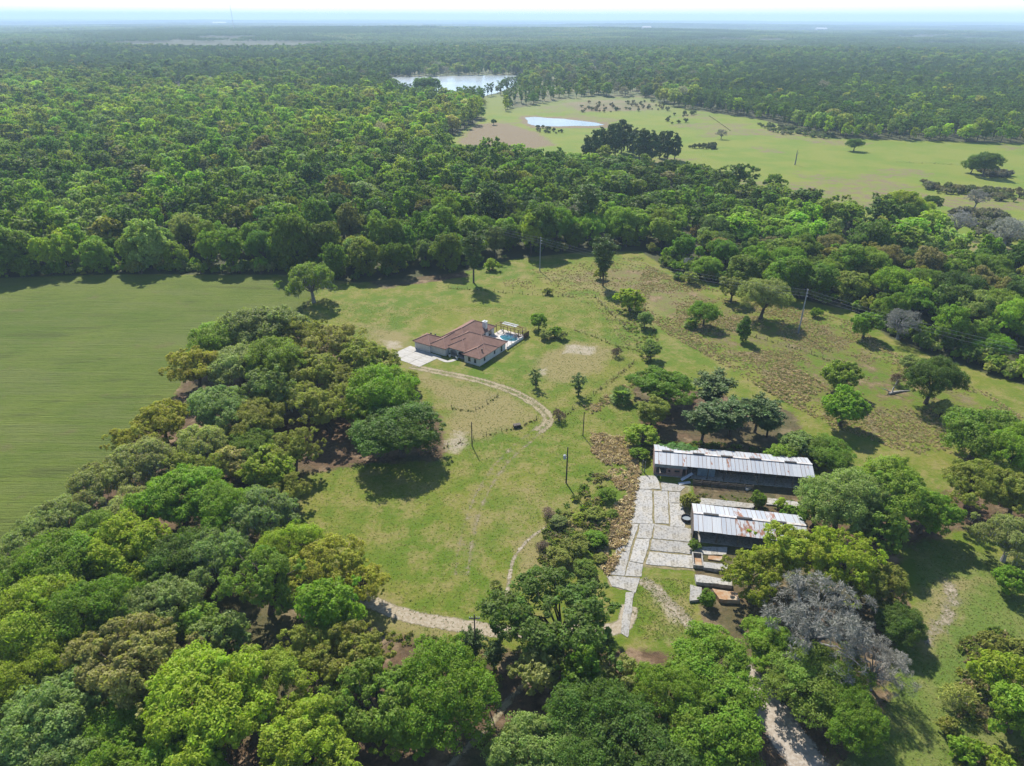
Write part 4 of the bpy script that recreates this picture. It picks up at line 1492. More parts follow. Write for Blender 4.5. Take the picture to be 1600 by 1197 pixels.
def pick_hues(x, y, wet):
    """species follow patches of ground: fresh green along the edge, olive and tan beyond; dark middle stands for cloud shade, dark far end for haze"""
    n = len(x)
    base = {'front': [.14, .34, .26, .06, .06, .0, .10, .02, 0, .02, .0, .0],
            'oak': [.01, .20, .30, .30, .06, .0, .07, .02, 0, .0, .04, .0],  # darker greens, cloud shade painted over the middle of the wood
            'mix': [.20, .20, .22, .08, .18, .05, .03, .03, 0, .05, .0, .02],
            'far': [.06, .16, .30, .22, .10, .01, .12, .02, 0, .01, .0, .0],  # darker, bluer mix that paints distance haze into the leaf colour
            'light': [.26, .16, .12, .02, .20, .05, .02, .02, 0, .10, .0, .05],
            'wet': [.05, .10, .22, .10, .15, .02, .10, .20, 0, .0, .0, .06]}
    zone = np.where(dd_sel < 26, 0, np.where(y < 520 + 90 * (fbm(x / 90, y / 90, 9) - 0.5) * 2, 1, np.where(y < 1150, 2, 3)))
    zone = np.where((y > 560) & (y < 1250) & (fbm(x / 240, y / 150, 61, 3) > 0.43), 5, zone)
    zone = np.where(wet, 4, zone)
    res = np.zeros(n, int)
    r = np.clip(rng.random(n) * 0.55 + (fbm(x / 30, y / 30, 21, 3) - 0.2) * 0.75, 0, 0.999)
    perm = [3, 10, 6, 2, 1, 0, 9, 4, 5, 11, 7, 8]
    for zi, nm in enumerate(('front', 'oak', 'mix', 'far', 'wet', 'light')):
        w = np.array(base[nm])[perm]
        cw = np.cumsum(w / w.sum())
        k = zone == zi
        # mostly independent draws, lightly clustered
        rr = np.where(rng.random(n) < 0.6, rng.random(n), r)
        res[k] = np.array(perm)[np.minimum(np.searchsorted(cw, rr[k]), len(perm) - 1)]
    return res


dd_sel = dd_
hi = pick_hues(wx, wy, iw)
hi[isp] = 8
hcol = PAL[hi] * (np.where(wy > 1000, 0.88, 1.15) * np.clip(0.55 + 0.95 * fbm(wx / 170, wy / 110, 81, 3), 0.6, 1.5))[:, None] * rng.uniform(0.72, 1.30, (len(hi), 1)) * rng.uniform(0.93, 1.07, (len(hi), 3))  # far trees toned down as well, haze put into their colour
order = np.argsort(np.hypot(wx, wy) - (dd_ < 9) * 40)
invis = (npx < -20) | (npx > 1620)
order = np.array([i for i in order if not invis[i]] + [i for i in order if invis[i]])
NIND = 190
ind = order[:NIND]
rest = order[NIND:]

# ---- the nearest trees of the wood, one by one
CW = {'LIME': 'lime green', 'GREEN': 'bright green', 'MID': 'mid green', 'DARK': 'dark green', 'OLIVE': 'olive', 'TAN': 'tan', 'BLUE': 'blue green', 'GREY': 'grey leafless',
      'PINE': 'dark pine', 'YEL': 'yellow green', 'RUST': 'rusty brown', 'SAGE': 'sage'}


def zone_of(px):
    if px < 450:
        return "behind the hay field"
    if px < 830:
        return "behind the house"
    if px < 1080:
        return "behind the far power pole"
    if px < 1330:
        return "above the right pasture"
    return "above the dark round oak"


info = []
for i in ind:
    front = dd_[i] < 9.5
    kind = 'pine' if hi[i] == 8 else ('bare' if hi[i] == 7 else (['edge', 'edge', 'tall', 'oak'][rng.integers(4)] if dd_[i] < 16 else ['oak', 'tall', 'airy', 'edge'][rng.integers(4)]))
    info.append((i, zone_of(npx[i]), 'front' if front else 'deep', PN[hi[i]], kind))
groups = {}
for r in info:
    groups.setdefault((r[1], r[2], r[3]), []).append(r)
for (zn, fr, hn), L in groups.items():
    L.sort(key=lambda r: npx[r[0]])
    for k, (i, _, _, _, kind) in enumerate(L):
        noun = "pine" if hn == 'PINE' else "tree"
        cw = CW[hn].replace(' pine', '')
        place = "edging the wood" if fr == 'front' else "inside the wood"
        if len(L) == 1:
            lab = "only %s %s %s %s" % (cw, noun, place, zn)
        elif k < len(ORD):
            lab = "%s %s %s from the left %s %s" % (ORD[k], cw, noun, place, zn)
        else:
            lab = "right-hand %s %s of several %s %s" % (cw, noun, place, zn)
        o = plant_tree(kind, float(wx[i]), float(wy[i]), float(min(17.0, max(11.0, width[i] * 1.15)) if kind in ('oak', 'edge', 'airy') else width[i] * 0.75), tuple(hcol[i]), lab, "trees of the wood " + zn, None, (0.8 if npx[i] > 900 else 1.0) * (rng.uniform(1.2, 1.6) if kind in ('oak', 'airy') else rng.uniform(0.95, 1.3)))

# low growth that closes the wood's edge down to the grass
ex, ey, eh = [], [], []
WL = WOODLINE[:20]
for i in range(len(WL) - 1):
    a, b = WL[i], WL[i + 1]
    L = np.hypot(*(b - a))
    if abs(a[0]) > 330 or a[1] > 330:
        continue
    nrm = np.array([-(b - a)[1], (b - a)[0]]) / L
    for _ in range(int(L * 0.8)):
        s = rng.random()
        p = a + (b - a) * s + nrm * rng.uniform(1.0, 10)
        if 540 < proj(p[0], p[1])[0] < 1040 and rng.random() < 0.72:
            continue
        ex.append(p[0])
        ey.append(p[1])
UND = [proto("undergrowth_bush", lod_tree("undergrowth_bush", 241 + i, 1.7, 2.6, 0.0, 9, 0.8, 6, 10, 0.28, zlo=-0.4)) for i in range(2)]
n = len(ex)
uh = PAL[rng.choice([1, 2, 3, 4, 6, 11], n, p=[.15, .3, .3, .1, .1, .05])] * rng.uniform(0.8, 1.15, (n, 1))
us = rng.uniform(0.6, 2.0, n)
mass("undergrowth", np.stack([ex, ey, np.zeros(n)], -1), rng.uniform(0, 6.28, n), np.stack([us, us, us * rng.uniform(0.7, 1.3, n)], -1), rng.integers(0, 2, n), uh, UND,
     "low green undergrowth along the foot of the far wood", 'undergrowth')

# ---- the rest of the wood
rp = rest[isp[rest]]
rb = rest[~isp[rest]]
zb = terrain(wx[rb], wy[rb])
s = width[rb] / 10.6
bare = hi[rb] == 7
ix = rng.integers(0, 6, len(rb))
s = np.where(ix >= 4, s * 1.0, s)
ix[bare] = 6
mass("mixed_wood", np.stack([wx[rb], wy[rb], zb], -1), rng.uniform(0, 6.28, len(rb)), np.stack([s, s, (0.55 + 0.45 * s) * rng.uniform(0.85, 1.4, len(rb)) * np.where((npx[rb] > 880) & (wy[rb] < 620), 0.8, 1.0)], -1), ix, hcol[rb], LOD + LODB,
     "broad mixed green wood stretching beyond the fields", 'wood')
zb = terrain(wx[rp], wy[rp])
s = rng.uniform(0.75, 1.1, len(rp))
mass("pine_wood", np.stack([wx[rp], wy[rp], zb], -1), rng.uniform(0, 6.28, len(rp)), np.stack([s, s, s], -1), rng.integers(0, 3, len(rp)), hcol[rp], LODP,
     "dark pine woods beyond the far pasture", 'wood')

# ---- the distant forest to the horizon
px_, py_, ps_ = [], [], []
for r0, r1, k in ((2350, 5000, 1.0), (5000, 10000, 2.0), (10000, 34000, 4.0)):
    c = 62 * k
    gx, gy = np.meshgrid(np.arange(-r1 * 0.95, r1 * 0.95, c), np.arange(r0 * 0.6, r1, c))
    gx = (gx + rng.uniform(-0.4, 0.4, gx.shape) * c).ravel()
    gy = (gy + rng.uniform(-0.4, 0.4, gy.shape) * c).ravel()
    m = (gy > r0) & (gy <= r1) & (np.abs(gx) < gy * 0.9 + 80)
    px_.append(gx[m])
    py_.append(gy[m])
    ps_.append(np.full(m.sum(), k))
fx = np.concatenate(px_)
fy = np.concatenate(py_)
fs = np.concatenate(ps_)
m = np.ones(fx.shape, bool)
for p in FIELDS_FAR + [WET, LAKE]:
    m &= ~inside(p, fx, fy)
clear = fbm(fx / 900, fy / 700, 31) + 0.25 * fbm(fx / 200, fy / 200, 33)
m &= clear < 0.74
fx, fy, fs = fx[m], fy[m], fs[m]
fp = np.zeros(fx.shape, bool)
for p in PINES:
    fp |= inside(p, fx, fy)
fp |= fbm(fx / 1100, fy / 600, 41) > 0.54
mixh = np.array([(.075, .12, .034), (.09, .14, .034), (.105, .155, .04), (.12, .17, .045), (.15, .185, .055), (.19, .21, .075)])  # dark greens with the haze of distance put into the colour
hc = mixh[np.clip((fbm(fx / 420, fy / 300, 62, 3) * 9.0 - 1.2 + rng.normal(size=len(fx)) * 0.7).astype(int), 0, 5)] * rng.uniform(0.85, 1.15, (len(fx), 1))
hc = hc * np.clip(0.45 + 1.2 * fbm(fx / 700, fy / 350, 82, 3), 0.55, 1.6)[:, None]
hc[fp] = np.array(HUE['PINE']) * rng.uniform(0.85, 1.1, (fp.sum(), 1))
ix = rng.integers(0, 3, len(fx))
ix[fp] = 3 + rng.integers(0, 2, fp.sum())
vs_ = np.where(fs > 2, 1.35, np.where(fs > 1, 1.15, 1.0))
mass("distant_forest", np.stack([fx, fy, terrain(fx, fy) - 0.5], -1), rng.integers(0, 4, len(fx)) * PI / 2, np.stack([fs, fs, vs_], -1), ix, hc, PATCH + PATCHP,
     "hazy forest reaching to the horizon", 'forest')


# ------------------------------------------------------------------ tussocks, weeds and grass
def tuft_mesh(name, seed, n, r, h, size, mat, asp=0.3):
    g = np.random.default_rng(seed)
    dd = unit(np.stack([g.normal(size=n), g.normal(size=n), np.abs(g.normal(size=n)) * 1.0 + 0.15], -1))
    c = dd * np.array([r, r, h]) * g.uniform(0.35, 1.0, (n, 1))
    ax = unit(dd + g.normal(size=(n, 3)) * 0.35)
    nn = unit(np.cross(ax, unit(g.normal(size=(n, 3)))) + np.array([0, 0, 0.5]))
    return leaf_mesh(name, kites(c, nn, ax, size, asp, g), np.clip(0.5 + g.normal(size=n) * 0.18, 0, 1), M[mat])


TUSS = [proto("tussock", tuft_mesh("tussock", 401 + i, 34, 0.5, 0.5, 0.28, 'mass_dry')) for i in range(3)]
WEED = [proto("weed_clump", tuft_mesh("weed_clump", 411 + i, 26, 0.42, 0.4, 0.2, 'mass_leaf', 0.5)) for i in range(2)]
TURF = [proto("turf_tuft", tuft_mesh("turf_tuft", 421 + i, 8, 0.22, 0.14, 0.12, 'mass_leaf', 0.4)) for i in range(2)]


def scatter_in(P, n, g, clump=0.0, sc=8.0, seed=0):
    lo, hi_ = P.min(0), P.max(0)
    out = np.zeros((0, 2))
    while len(out) < n:
        q = g.uniform(lo, hi_, (max(400, n * 2), 2))
        k = inside(P, q[:, 0], q[:, 1])
        if clump:
            k &= g.random(len(q)) < np.clip((fbm(q[:, 0] / sc, q[:, 1] / sc, seed, 3) - 0.44 + 0.25 * (1 - clump)) * 5, 0.0, 1)
        out = np.concatenate([out, q[k]])
    return out[:n]


g = np.random.default_rng(5)
FERN = poly([(925, 676), (985, 684), (1000, 740), (990, 800), (978, 860), (950, 900), (938, 880), (955, 820), (968, 770), (950, 730), (925, 705)])
ROUGH = poly([(1010, 412), (1060, 436), (1130, 455), (1230, 475), (1330, 500), (1390, 545), (1450, 575), (1540, 610), (1600, 650), (1520, 725), (1400, 700), (1300, 665), (1230, 630), (1130, 570), (1040, 520), (980, 470)])
ROUGH2 = poly([(780, 428), (860, 412), (1000, 400), (1030, 430), (1000, 500), (1000, 560), (960, 520), (930, 480), (860, 455), (790, 450)])
ROUGH3 = poly([(1220, 560), (1290, 600), (1250, 640), (1180, 600)])
a = scatter_in(FERN, 1050, g, 0.15, 5, 14)
b = scatter_in(ROUGH, 15000, g, 0.28, 14, 3)
c_ = scatter_in(ROUGH2, 2600, g, 0.6, 11, 4)
d_ = scatter_in(ROUGH3, 500, g, 0.5, 8, 5)
L1 = smooth_line(poly([(1000, 590), (960, 615), (925, 640)]), 30)
e_ = L1[g.integers(0, len(L1), 160)] + g.normal(size=(160, 2)) * 0.9
P_ = np.concatenate([a, b, c_, d_, e_])
n = len(P_)
sz = np.concatenate([g.uniform(0.6, 1.4, len(a)), g.uniform(0.2, 0.72, len(b)), g.uniform(0.2, 0.65, len(c_)), g.uniform(0.5, 1.1, len(d_)), g.uniform(0.6, 1.2, len(e_))])
hA = np.array([(.43, .31, .18), (.49, .38, .23), (.34, .24, .14)])
hB = np.array([(.40, .29, .17), (.33, .24, .13), (.22, .22, .07), (.44, .33, .20)])
hh = np.concatenate([hA[g.integers(0, 3, len(a))], hB[g.integers(0, 4, n - len(a))]]) * g.uniform(0.8, 1.15, (n, 1))
mass("dry_tussocks", np.concatenate([P_, np.zeros((n, 1))], 1), g.uniform(0, 6.28, n), np.stack([sz, sz, sz * g.uniform(0.6, 1.1, n)], -1), g.integers(0, 3, n), hh, TUSS,
     "brown dead fern and dry tussocks in the rough pasture", 'tussocks')

# green weeds: along fences, in the brushy strip, dotted over the pasture
HEDGE = poly([(880, 790), (925, 740), (965, 745), (962, 800), (945, 860), (930, 905), (880, 900), (845, 880), (850, 830)])
a = scatter_in(HOME, 420, g)
b = scatter_in(HEDGE, 420, g, 0.8, 6, 12)
BRUSH = poly([(965, 470), (1010, 470), (1030, 540), (1010, 580), (990, 530), (970, 500)])
c_ = scatter_in(BRUSH, 240, g)
RSLOPE = poly([(1500, 1000), (1560, 980), (1640, 1020), (1640, 1240), (1490, 1240), (1500, 1120)])
d_ = scatter_in(RSLOPE, 1500, g, 0.4, 5, 15)
LB = poly([(570, 985), (760, 1000), (790, 1060), (740, 1090), (640, 1010)])
e_ = scatter_in(LB, 160, g)
BACK = poly([(1000, 712), (1020, 690), (1120, 690), (1290, 715), (1275, 735), (1100, 700), (1030, 705)])
f_ = scatter_in(BACK, 220, g)
JOINT = poly([(1085, 770), (1250, 780), (1255, 800), (1090, 792)])
j_ = scatter_in(JOINT, 150, g)
P_ = np.concatenate([a, b, c_, d_, e_, f_, j_])
n = len(P_)
sz = np.concatenate([g.uniform(0.15, 0.5, len(a)), g.uniform(0.8, 2.4, len(b)), g.uniform(0.6, 1.6, len(c_)), g.uniform(0.6, 1.8, len(d_)), g.uniform(0.5, 1.3, len(e_)), g.uniform(0.8, 2, len(f_)), g.uniform(0.4, 1.1, len(j_))])
hA = np.array([(.08, .12, .025), (.10, .14, .03), (.13, .145, .04)])
hB = np.array([(.11, .17, .025), (.15, .20, .03), (.17, .17, .05), (.21, .23, .035), (.28, .22, .12)])
hh = np.concatenate([hA[g.integers(0, 3, len(a))], hB[g.integers(0, 5, n - len(a))]]) * g.uniform(0.8, 1.15, (n, 1))
mass("weeds", np.concatenate([P_, np.zeros((n, 1))], 1), g.uniform(0, 6.28, n), np.stack([sz, sz, sz * g.uniform(0.6, 1.2, n)], -1), g.integers(0, 2, n), hh, WEED,
     "green weeds and brambles dotted over the pasture and hedge strip", 'weeds')

# short turf with a little relief
NEARP = poly([(500, 470), (640, 480), (960, 470), (1010, 600), (985, 690), (960, 760), (860, 860), (780, 1005), (600, 980), (440, 850), (460, 760), (560, 720), (700, 720), (700, 650), (600, 600)])
a = scatter_in(NEARP, 30000, g)
b = scatter_in(LAWN, 9000, g)
c_ = scatter_in(poly([(1005, 900), (1085, 905), (1090, 1000), (1000, 1000), (985, 940)]), 1500, g)
P_ = np.concatenate([a, b, c_])
bx = at(690, 535)
k = np.hypot(P_[:, 0] + 17, P_[:, 1] - 205) > 26
P_ = P_[k]
n = len(P_)
sz = g.uniform(0.3, 0.85, n)
hB = np.array([(.09, .15, .024), (.13, .17, .035), (.18, .185, .06), (.25, .21, .10)])
hh = hB[g.integers(0, 4, n)] * g.uniform(0.8, 1.2, (n, 1))
mass("grass", np.concatenate([P_, np.zeros((n, 1))], 1), g.uniform(0, 6.28, n), np.stack([sz, sz, sz], -1), g.integers(0, 2, n), hh, TURF, "short tufted grass of the pasture and lawn", 'grass')

# ------------------------------------------------------------------ the house
t = NT("roof_shingles")
v = t.coord("Object")
n1 = t.noise(0.7, v, 5, 0.7)
n2 = t.noise(5, v, 3, 0.7)
w_ = t.n("ShaderNodeTexBrick")
w_.inputs["Scale"].default_value = 1.0
c = t.mix(t.ramp(n1, 0.35, 0.65), (0.27, 0.155, 0.118), (0.205, 0.115, 0.09))
c = t.mix(t.ramp(n2, 0.45, 0.7), c, (0.15, 0.092, 0.075))
c = t.mix(t.math('MULTIPLY', t.ramp(t.noise(0.25, v, 3), 0.5, 0.7), 0.5), c, (0.29, 0.17, 0.125))
M['shingle'] = t.done(t.pbr(c, 0.9, 0.2, 0, t.bump(n2, 0.5, 0.05)))
M['ridge'] = simple('ridge_shingles', (0.32, 0.20, 0.165), (0.24, 0.14, 0.115), 2.0, 0.9, 0.2)
t = NT("stucco")
v = t.coord("Object")
c = t.mix(t.ramp(t.noise(0.8, v, 5, 0.7), 0.35, 0.7), (0.74, 0.73, 0.70), (0.60, 0.59, 0.56))
st_ = t.noise(0.9, t.coord("Object", (2.2, 2.2, 0.25)), 4, 0.7)
c = t.mix(t.math('MULTIPLY', t.ramp(st_, 0.52, 0.70), 0.55), c, (0.36, 0.37, 0.36))
M['stucco'] = t.done(t.pbr(c, 0.85, 0.2))
M['door_paint'] = simple('garage_paint', (0.72, 0.70, 0.64), (0.62, 0.60, 0.55), 1.5, 0.7, 0.3)
M['trim'] = simple('white_trim', (0.75, 0.75, 0.74), (0.62, 0.62, 0.61), 2, 0.7, 0.3)
M['dark_glass'] = simple('window_glass', (0.03, 0.045, 0.055), (0.05, 0.07, 0.08), 1, 0.12, 0.6)
M['dark'] = simple('dark_metal', (0.04, 0.035, 0.033), None, 2, 0.6, 0.3)
M['dark_in'] = simple('entry_door_wood', (0.10, 0.06, 0.04), (0.07, 0.04, 0.03), 2, 0.6, 0.3)
M['pool'] = simple('pool_water', (0.055, 0.20, 0.25), (0.03, 0.13, 0.17), 0.6, 0.06, 0.8)
M['wood_yellow'] = simple('yellow_timber', (0.42, 0.30, 0.11), (0.28, 0.20, 0.09), 2, 0.8, 0.2)
M['wood_brown'] = simple('brown_boards', (0.22, 0.13, 0.075), (0.13, 0.08, 0.05), 2, 0.85, 0.2, tintvar=0.4)
M['sheet_grey'] = simple('grey_sheet', (0.26, 0.29, 0.30), (0.19, 0.22, 0.23), 0.8, 0.6, 0.3)
M['paver'] = simple('deck_pavers', (0.58, 0.53, 0.48), (0.46, 0.41, 0.37), 0.8, 0.9, 0.2)

G0 = at(650.3, 543)
G1_ = at(747, 571.5)
HA = math.atan2(G1_.y - G0.y, G1_.x - G0.x)
house = empty("house", (G0.x, G0.y, 0), HA)
tag(house, "white stucco house with brown hipped roofs and a white chimney", "house")

EV = 2.75


def hip(name, x0, x1, y0, y1, ze, pitch, parent, cap=True):
    w = x1 - x0
    d = y1 - y0
    h = min(w, d) / 2
    zr = ze + h * pitch
    if d >= w:
        a, b = (x0 + h, y0 + h, zr), (x0 + h, y1 - h, zr)
    else:
        a, b = (x0 + h, y0 + h, zr), (x1 - h, y0 + h, zr)
    z0 = ze - 0.16
    m = MB()
    vs = [(x0, y0, ze), (x1, y0, ze), (x1, y1, ze), (x0, y1, ze), a, b, (x0, y0, z0), (x1, y0, z0), (x1, y1, z0), (x0, y1, z0)]
    if d >= w:
        fs = [(0, 1, 4), (1, 2, 5, 4), (2, 3, 5), (3, 0, 4, 5)]
        hips = [((0, 4)), (1, 4), (2, 5), (3, 5), (4, 5)]
    else:
        fs = [(0, 1, 5, 4), (1, 2, 5), (2, 3, 4, 5), (3, 0, 4)]
        hips = [(0, 4), (1, 5), (2, 5), (3, 4), (4, 5)]
    fs += [(6, 7, 1, 0), (7, 8, 2, 1), (8, 9, 3, 2), (9, 6, 0, 3), (9, 8, 7, 6)]
    m.add(vs, fs)
    o = m.build(name, M['shingle'], parent)
    if cap:
        c = MB()
        for i, j in hips:
            p = Vector(vs[i]) + Vector((0, 0, 0.02))
            q = Vector(vs[j]) + Vector((0, 0, 0.02))
            c.tube([p, q], 0.13, 5)
        c.build("ridge_cap", M['ridge'], o)
    return o


W_ = MB()
W_.box(0, 6.2, -0.6, 5.7, 0, EV - 0.05)
W_.box(6.2, 12.0, 0, 8.0, 0, EV - 0.055)
W_.box(5.9, 15.2, 8.0, 23.0, 0, EV - 0.05)
W_.box(15.2, 25.3, 3.5, 14.6, 0, EV - 0.055)
W_.box(12.0, 15.2, 3.5, 8.0, 0, EV - 0.06)
W_.box(19.5, 25.3, 0, 3.5, 0, EV - 0.05)
W_.build("wall", M['stucco'], house)
hip("roof", -0.5, 6.7, -1.1, 6.3, EV, 0.50, house)
hip("roof", 5.7, 12.5, -0.5, 13.5, EV + .006, 0.52, house)
hip("roof", 5.4, 15.7, 5.8, 23.5, EV + .012, 0.53, house)
hip("roof", 9.0, 25.8, 2.9, 15.1, EV + .018, 0.52, house)
hip("roof", 18.9, 25.805, -0.5, 10.0, EV + .024, 0.51, house)
hip("roof", 11.4, 18.95, 1.2, 11.0, EV + .030, 0.50, house)
for x0, yf in ((0.7, -0.6), (6.75, 0.0)):
    g_ = MB().box(x0, x0 + 4.9, yf - 0.05, yf + 0.02, 0.02, 2.2).build("garage_door", M['door_paint'], house)
    for k in range(4):
        MB().box(x0 + 0.12, x0 + 4.78, yf - 0.09, yf - 0.045, 0.08 + k * 0.53, 0.08 + k * 0.53 + 0.46).build("panel", M['door_paint'], g_)
# porch: columns, arches, dark entry
for x in (12.6, 15.7, 19.0):
    MB().box(x - 0.2, x + 0.2, 1.45, 1.85, 0, EV - 0.45).build("column", M['trim'], house)
for x0, x1 in ((12.8, 15.5), (15.9, 18.8)):
    m = MB()
    n = 10
    h0 = EV - 1.25
    for k in range(n):
        a0 = PI * k / n
        a1 = PI * (k + 1) / n
        cx = (x0 + x1) / 2
        r = (x1 - x0) / 2
        xa, za = cx - r * math.cos(a0), h0 + 0.85 * math.sin(a0)
        xb, zb_ = cx - r * math.cos(a1), h0 + 0.85 * math.sin(a1)
        zt = EV - 0.2
        m.add([(xa, 1.5, za), (xb, 1.5, zb_), (xb, 1.5, zt), (xa, 1.5, zt), (xa, 1.8, za), (xb, 1.8, zb_), (xb, 1.8, zt), (xa, 1.8, zt)],
              [(0, 1, 2, 3), (7, 6, 5, 4), (0, 4, 5, 1), (2, 6, 7, 3), (0, 3, 7, 4), (1, 5, 6, 2)])
    m.build("arch", M['trim'], house)
d_o = MB().box(14.6, 16.8, 3.42, 3.55, 0, 2.3).build("door", M['dark_in'], house)
MB().box(15.66, 15.74, 3.36, 3.43, 0.1, 2.2).build("door_mullion", M['trim'], d_o)


def window(x, y, z0, wd, hg, axis):
    if axis == 'x':      # in a wall facing -y
        f = MB()
        f.box(x - wd / 2 - .1, x - wd / 2, y - .06, y + .02, z0, z0 + hg).box(x + wd / 2, x + wd / 2 + .1, y - .06, y + .02, z0, z0 + hg)
        f.box(x - wd / 2 - .1, x + wd / 2 + .1, y - .06, y + .02, z0 + hg, z0 + hg + .1).box(x - wd / 2 - .14, x + wd / 2 + .14, y - .1, y + .02, z0 - .1, z0)
        o = MB().box(x - wd / 2, x + wd / 2, y - .02, y + .02, z0, z0 + hg).build("window", M['dark_glass'], house)
        f.build("frame", M['trim'], o)
    else:                # in a wall facing +x
        f = MB()
        f.box(x - .02, x + .06, y - wd / 2 - .1, y - wd / 2, z0, z0 + hg).box(x - .02, x + .06, y + wd / 2, y + wd / 2 + .1, z0, z0 + hg)
        f.box(x - .02, x + .06, y - wd / 2 - .1, y + wd / 2 + .1, z0 + hg, z0 + hg + .1).box(x - .02, x + .1, y - wd / 2 - .14, y + wd / 2 + .14, z0 - .1, z0)
        o = MB().box(x - .02, x + .02, y - wd / 2, y + wd / 2, z0, z0 + hg).build("window", M['dark_glass'], house)
        f.build("frame", M['trim'], o)


window(21.4, 0, 0.7, 1.0, 1.5, 'x')
window(23.6, 0, 0.7, 0.9, 1.4, 'x')
window(25.3, 2.6, 0.8, 0.9, 1.4, 'y')
window(25.3, 8.2, 1.0, 0.8, 1.2, 'y')
window(25.3, 12.2, 0.3, 1.0, 1.9, 'y')
window(15.2, 17.0, 0.3, 1.8, 1.9, 'y')
window(15.2, 20.5, 0.3, 1.8, 1.9, 'y')
ch = MB().box(13.6, 14.8, 18.4, 19.6, 2.9, 5.7).build("chimney", M['stucco'], house)
MB().box(13.45, 14.95, 18.25, 19.75, 5.7, 5.85).build("chimney_cap", M['trim'], ch)
MB().box(13.9, 14.5, 18.7, 19.3, 5.85, 6.1).build("flue", M['galv'], ch)
for x, y, z in ((24.0, 3.2, 4.05), (2.2, 5.2, 3.6), (4.2, 5.0, 3.7)):
    MB().box(x - .16, x + .16, y - .16, y + .16, z - 0.3, z + 0.35).build("roof_vent", M['dark'], house)
MB().box(12.2, 19.3, 1.3, 3.4, 0.0, 0.10).build("porch_floor", M['paver'], house)

# pool terrace behind the house
RM = Matrix.Rotation(HA, 4, 'Z')


def hw_(x, y, z=0.0):
    p = RM @ Vector((x, y, z))
    return (G0.x + p.x, G0.y + p.y, p.z)


deck = MB().box(15.3, 25.6, 14.75, 27.4, -0.1, 0.14).build("pool_deck", M['paver'], None)
deck.location = (G0.x, G0.y, 0)
deck.rotation_euler = (0, 0, HA)
tag(deck, kind='structure', label="pale paved terrace round the swimming pool")
sp = empty("swimming_pool", hw_(21.6, 22.4), HA)
tag(sp, "blue swimming pool with rounded ends behind the house", "pool")
ring = [(3.1 * math.cos(a) * (1 + 0.12 * math.cos(2 * a)), 2.3 * math.sin(a)) for a in np.linspace(0, 2 * PI, 28, endpoint=False)]
MB().prism(ring, 0.10, 0.165).build("water", M['pool'], sp)
cp_ = MB()
for i in range(28):
    a, b = ring[i], ring[(i + 1) % 28]
    a2, b2 = (a[0] * 1.13, a[1] * 1.16), (b[0] * 1.13, b[1] * 1.16)
    cp_.prism([a, a2, b2, b][::-1], 0.10, 0.22)
cp_.build("coping", M['trim'], sp)
pg = empty("pergola", hw_(19.5, 26.2), HA)
tag(pg, "yellow timber pergola with a grey sheet roof behind the pool", "pergola")
for x in (-4.6, -1.8, 1.2, 4.2):
    for y in (-1.3, 1.3):
        MB().box(x - .09, x + .09, y - .09, y + .09, 0.1, 2.5).build("post", M['wood_yellow'], pg)
for y in (-1.3, 1.3):
    MB().box(-5.0, 4.6, y - .07, y + .07, 2.5, 2.72).build("beam", M['wood_yellow'], pg)
for k in range(9):
    MB().box(-4.9 + k * 1.16, -4.8 + k * 1.16, -1.6, 1.6, 2.72, 2.86).build("rafter", M['wood_yellow'], pg)
for k in range(5):
    MB().prism([(-3.2 + k * 1.15, -0.4), (-2.08 + k * 1.15, -0.4), (-2.08 + k * 1.15, 1.7), (-3.2 + k * 1.15, 1.7)], [2.87, 2.87, 3.05, 3.05], [2.90, 2.90, 3.08, 3.08]).build("roof_sheet", M['sheet_grey'], pg)
sc_ = empty("pool_cage", hw_(20.5, 21.0), HA)
tag(sc_, "thin bronze frame of a screen enclosure round the pool", "pool cage")
for x in (-4.9, -2.5, 0.0, 2.5, 4.9):
    MB().box(x - .05, x + .05, 6.1, 6.2, 0.1, 3.0).build("post", M['wood_yellow'], sc_)
    MB().tube([(x, 6.1, 3.0), (x, 4.6, 3.6), (x, 3.2, 3.75)], .05, 5).build("rafter", M['wood_yellow'], sc_)
for y in (-5.6, -3.2, -0.8, 1.6, 4.0):
    MB().box(4.85, 4.95, y - .05, y + .05, 0.1, 2.6).build("post", M['dark_in'], sc_)
MB().box(-5.0, 5.0, 6.1, 6.2, 3.0, 3.12).build("beam", M['wood_yellow'], sc_)
MB().box(-5.0, 5.0, 3.15, 3.25, 3.75, 3.85).build("beam", M['wood_yellow'], sc_)
MB().box(4.85, 4.95, -5.7, 6.09, 2.6, 2.72).build("beam", M['dark_in'], sc_)
ls = empty("lattice_screen", hw_(24.6, 25.2), HA + math.radians(62))
tag(ls, "arch topped dark lattice screen at the pool's far corner", "screen")
for k in range(13):
    x = -2.4 + k * 0.4
    top = 1.4 + 1.3 * math.sqrt(max(0, 1 - (x / 2.6) ** 2))
    MB().box(x - .05, x + .05, -.03, .03, 0.1, top).build("slat", M['wood_brown'], ls)
for z in (0.5, 1.2):
    MB().box(-2.5, 2.5, .031, .08, z, z + .1).build("rail", M['wood_brown'], ls)
fb = empty("board_fence", hw_(25.9, 27.6), HA)
tag(fb, "short brown board fence at the terrace's far right corner", "fence")
for k in range(12):
    MB().box(0.0, 0.05, -3.0 + k * 0.29, -3.0 + k * 0.29 + .26, 0.0, 1.8 + 0.05 * (k % 3)).build("board", M['wood_brown'], fb)
for y in (-2.9, -1.2, 0.4):
    MB().box(0.055, 0.16, y - .06, y + .06, 0, 1.75).build("post", M['wood_brown'], fb)
pw = empty("terrace_wall", hw_(25.7, 15.0), HA)
tag(pw, "low white terrace wall with open gaps along the pool", "wall")
for k in range(6):
    y = 0.1 + k * 1.6
    MB().box(-0.1, 0.1, y, y + 1.1, 0, 0.95).build("wall_panel", M['stucco'], pw)
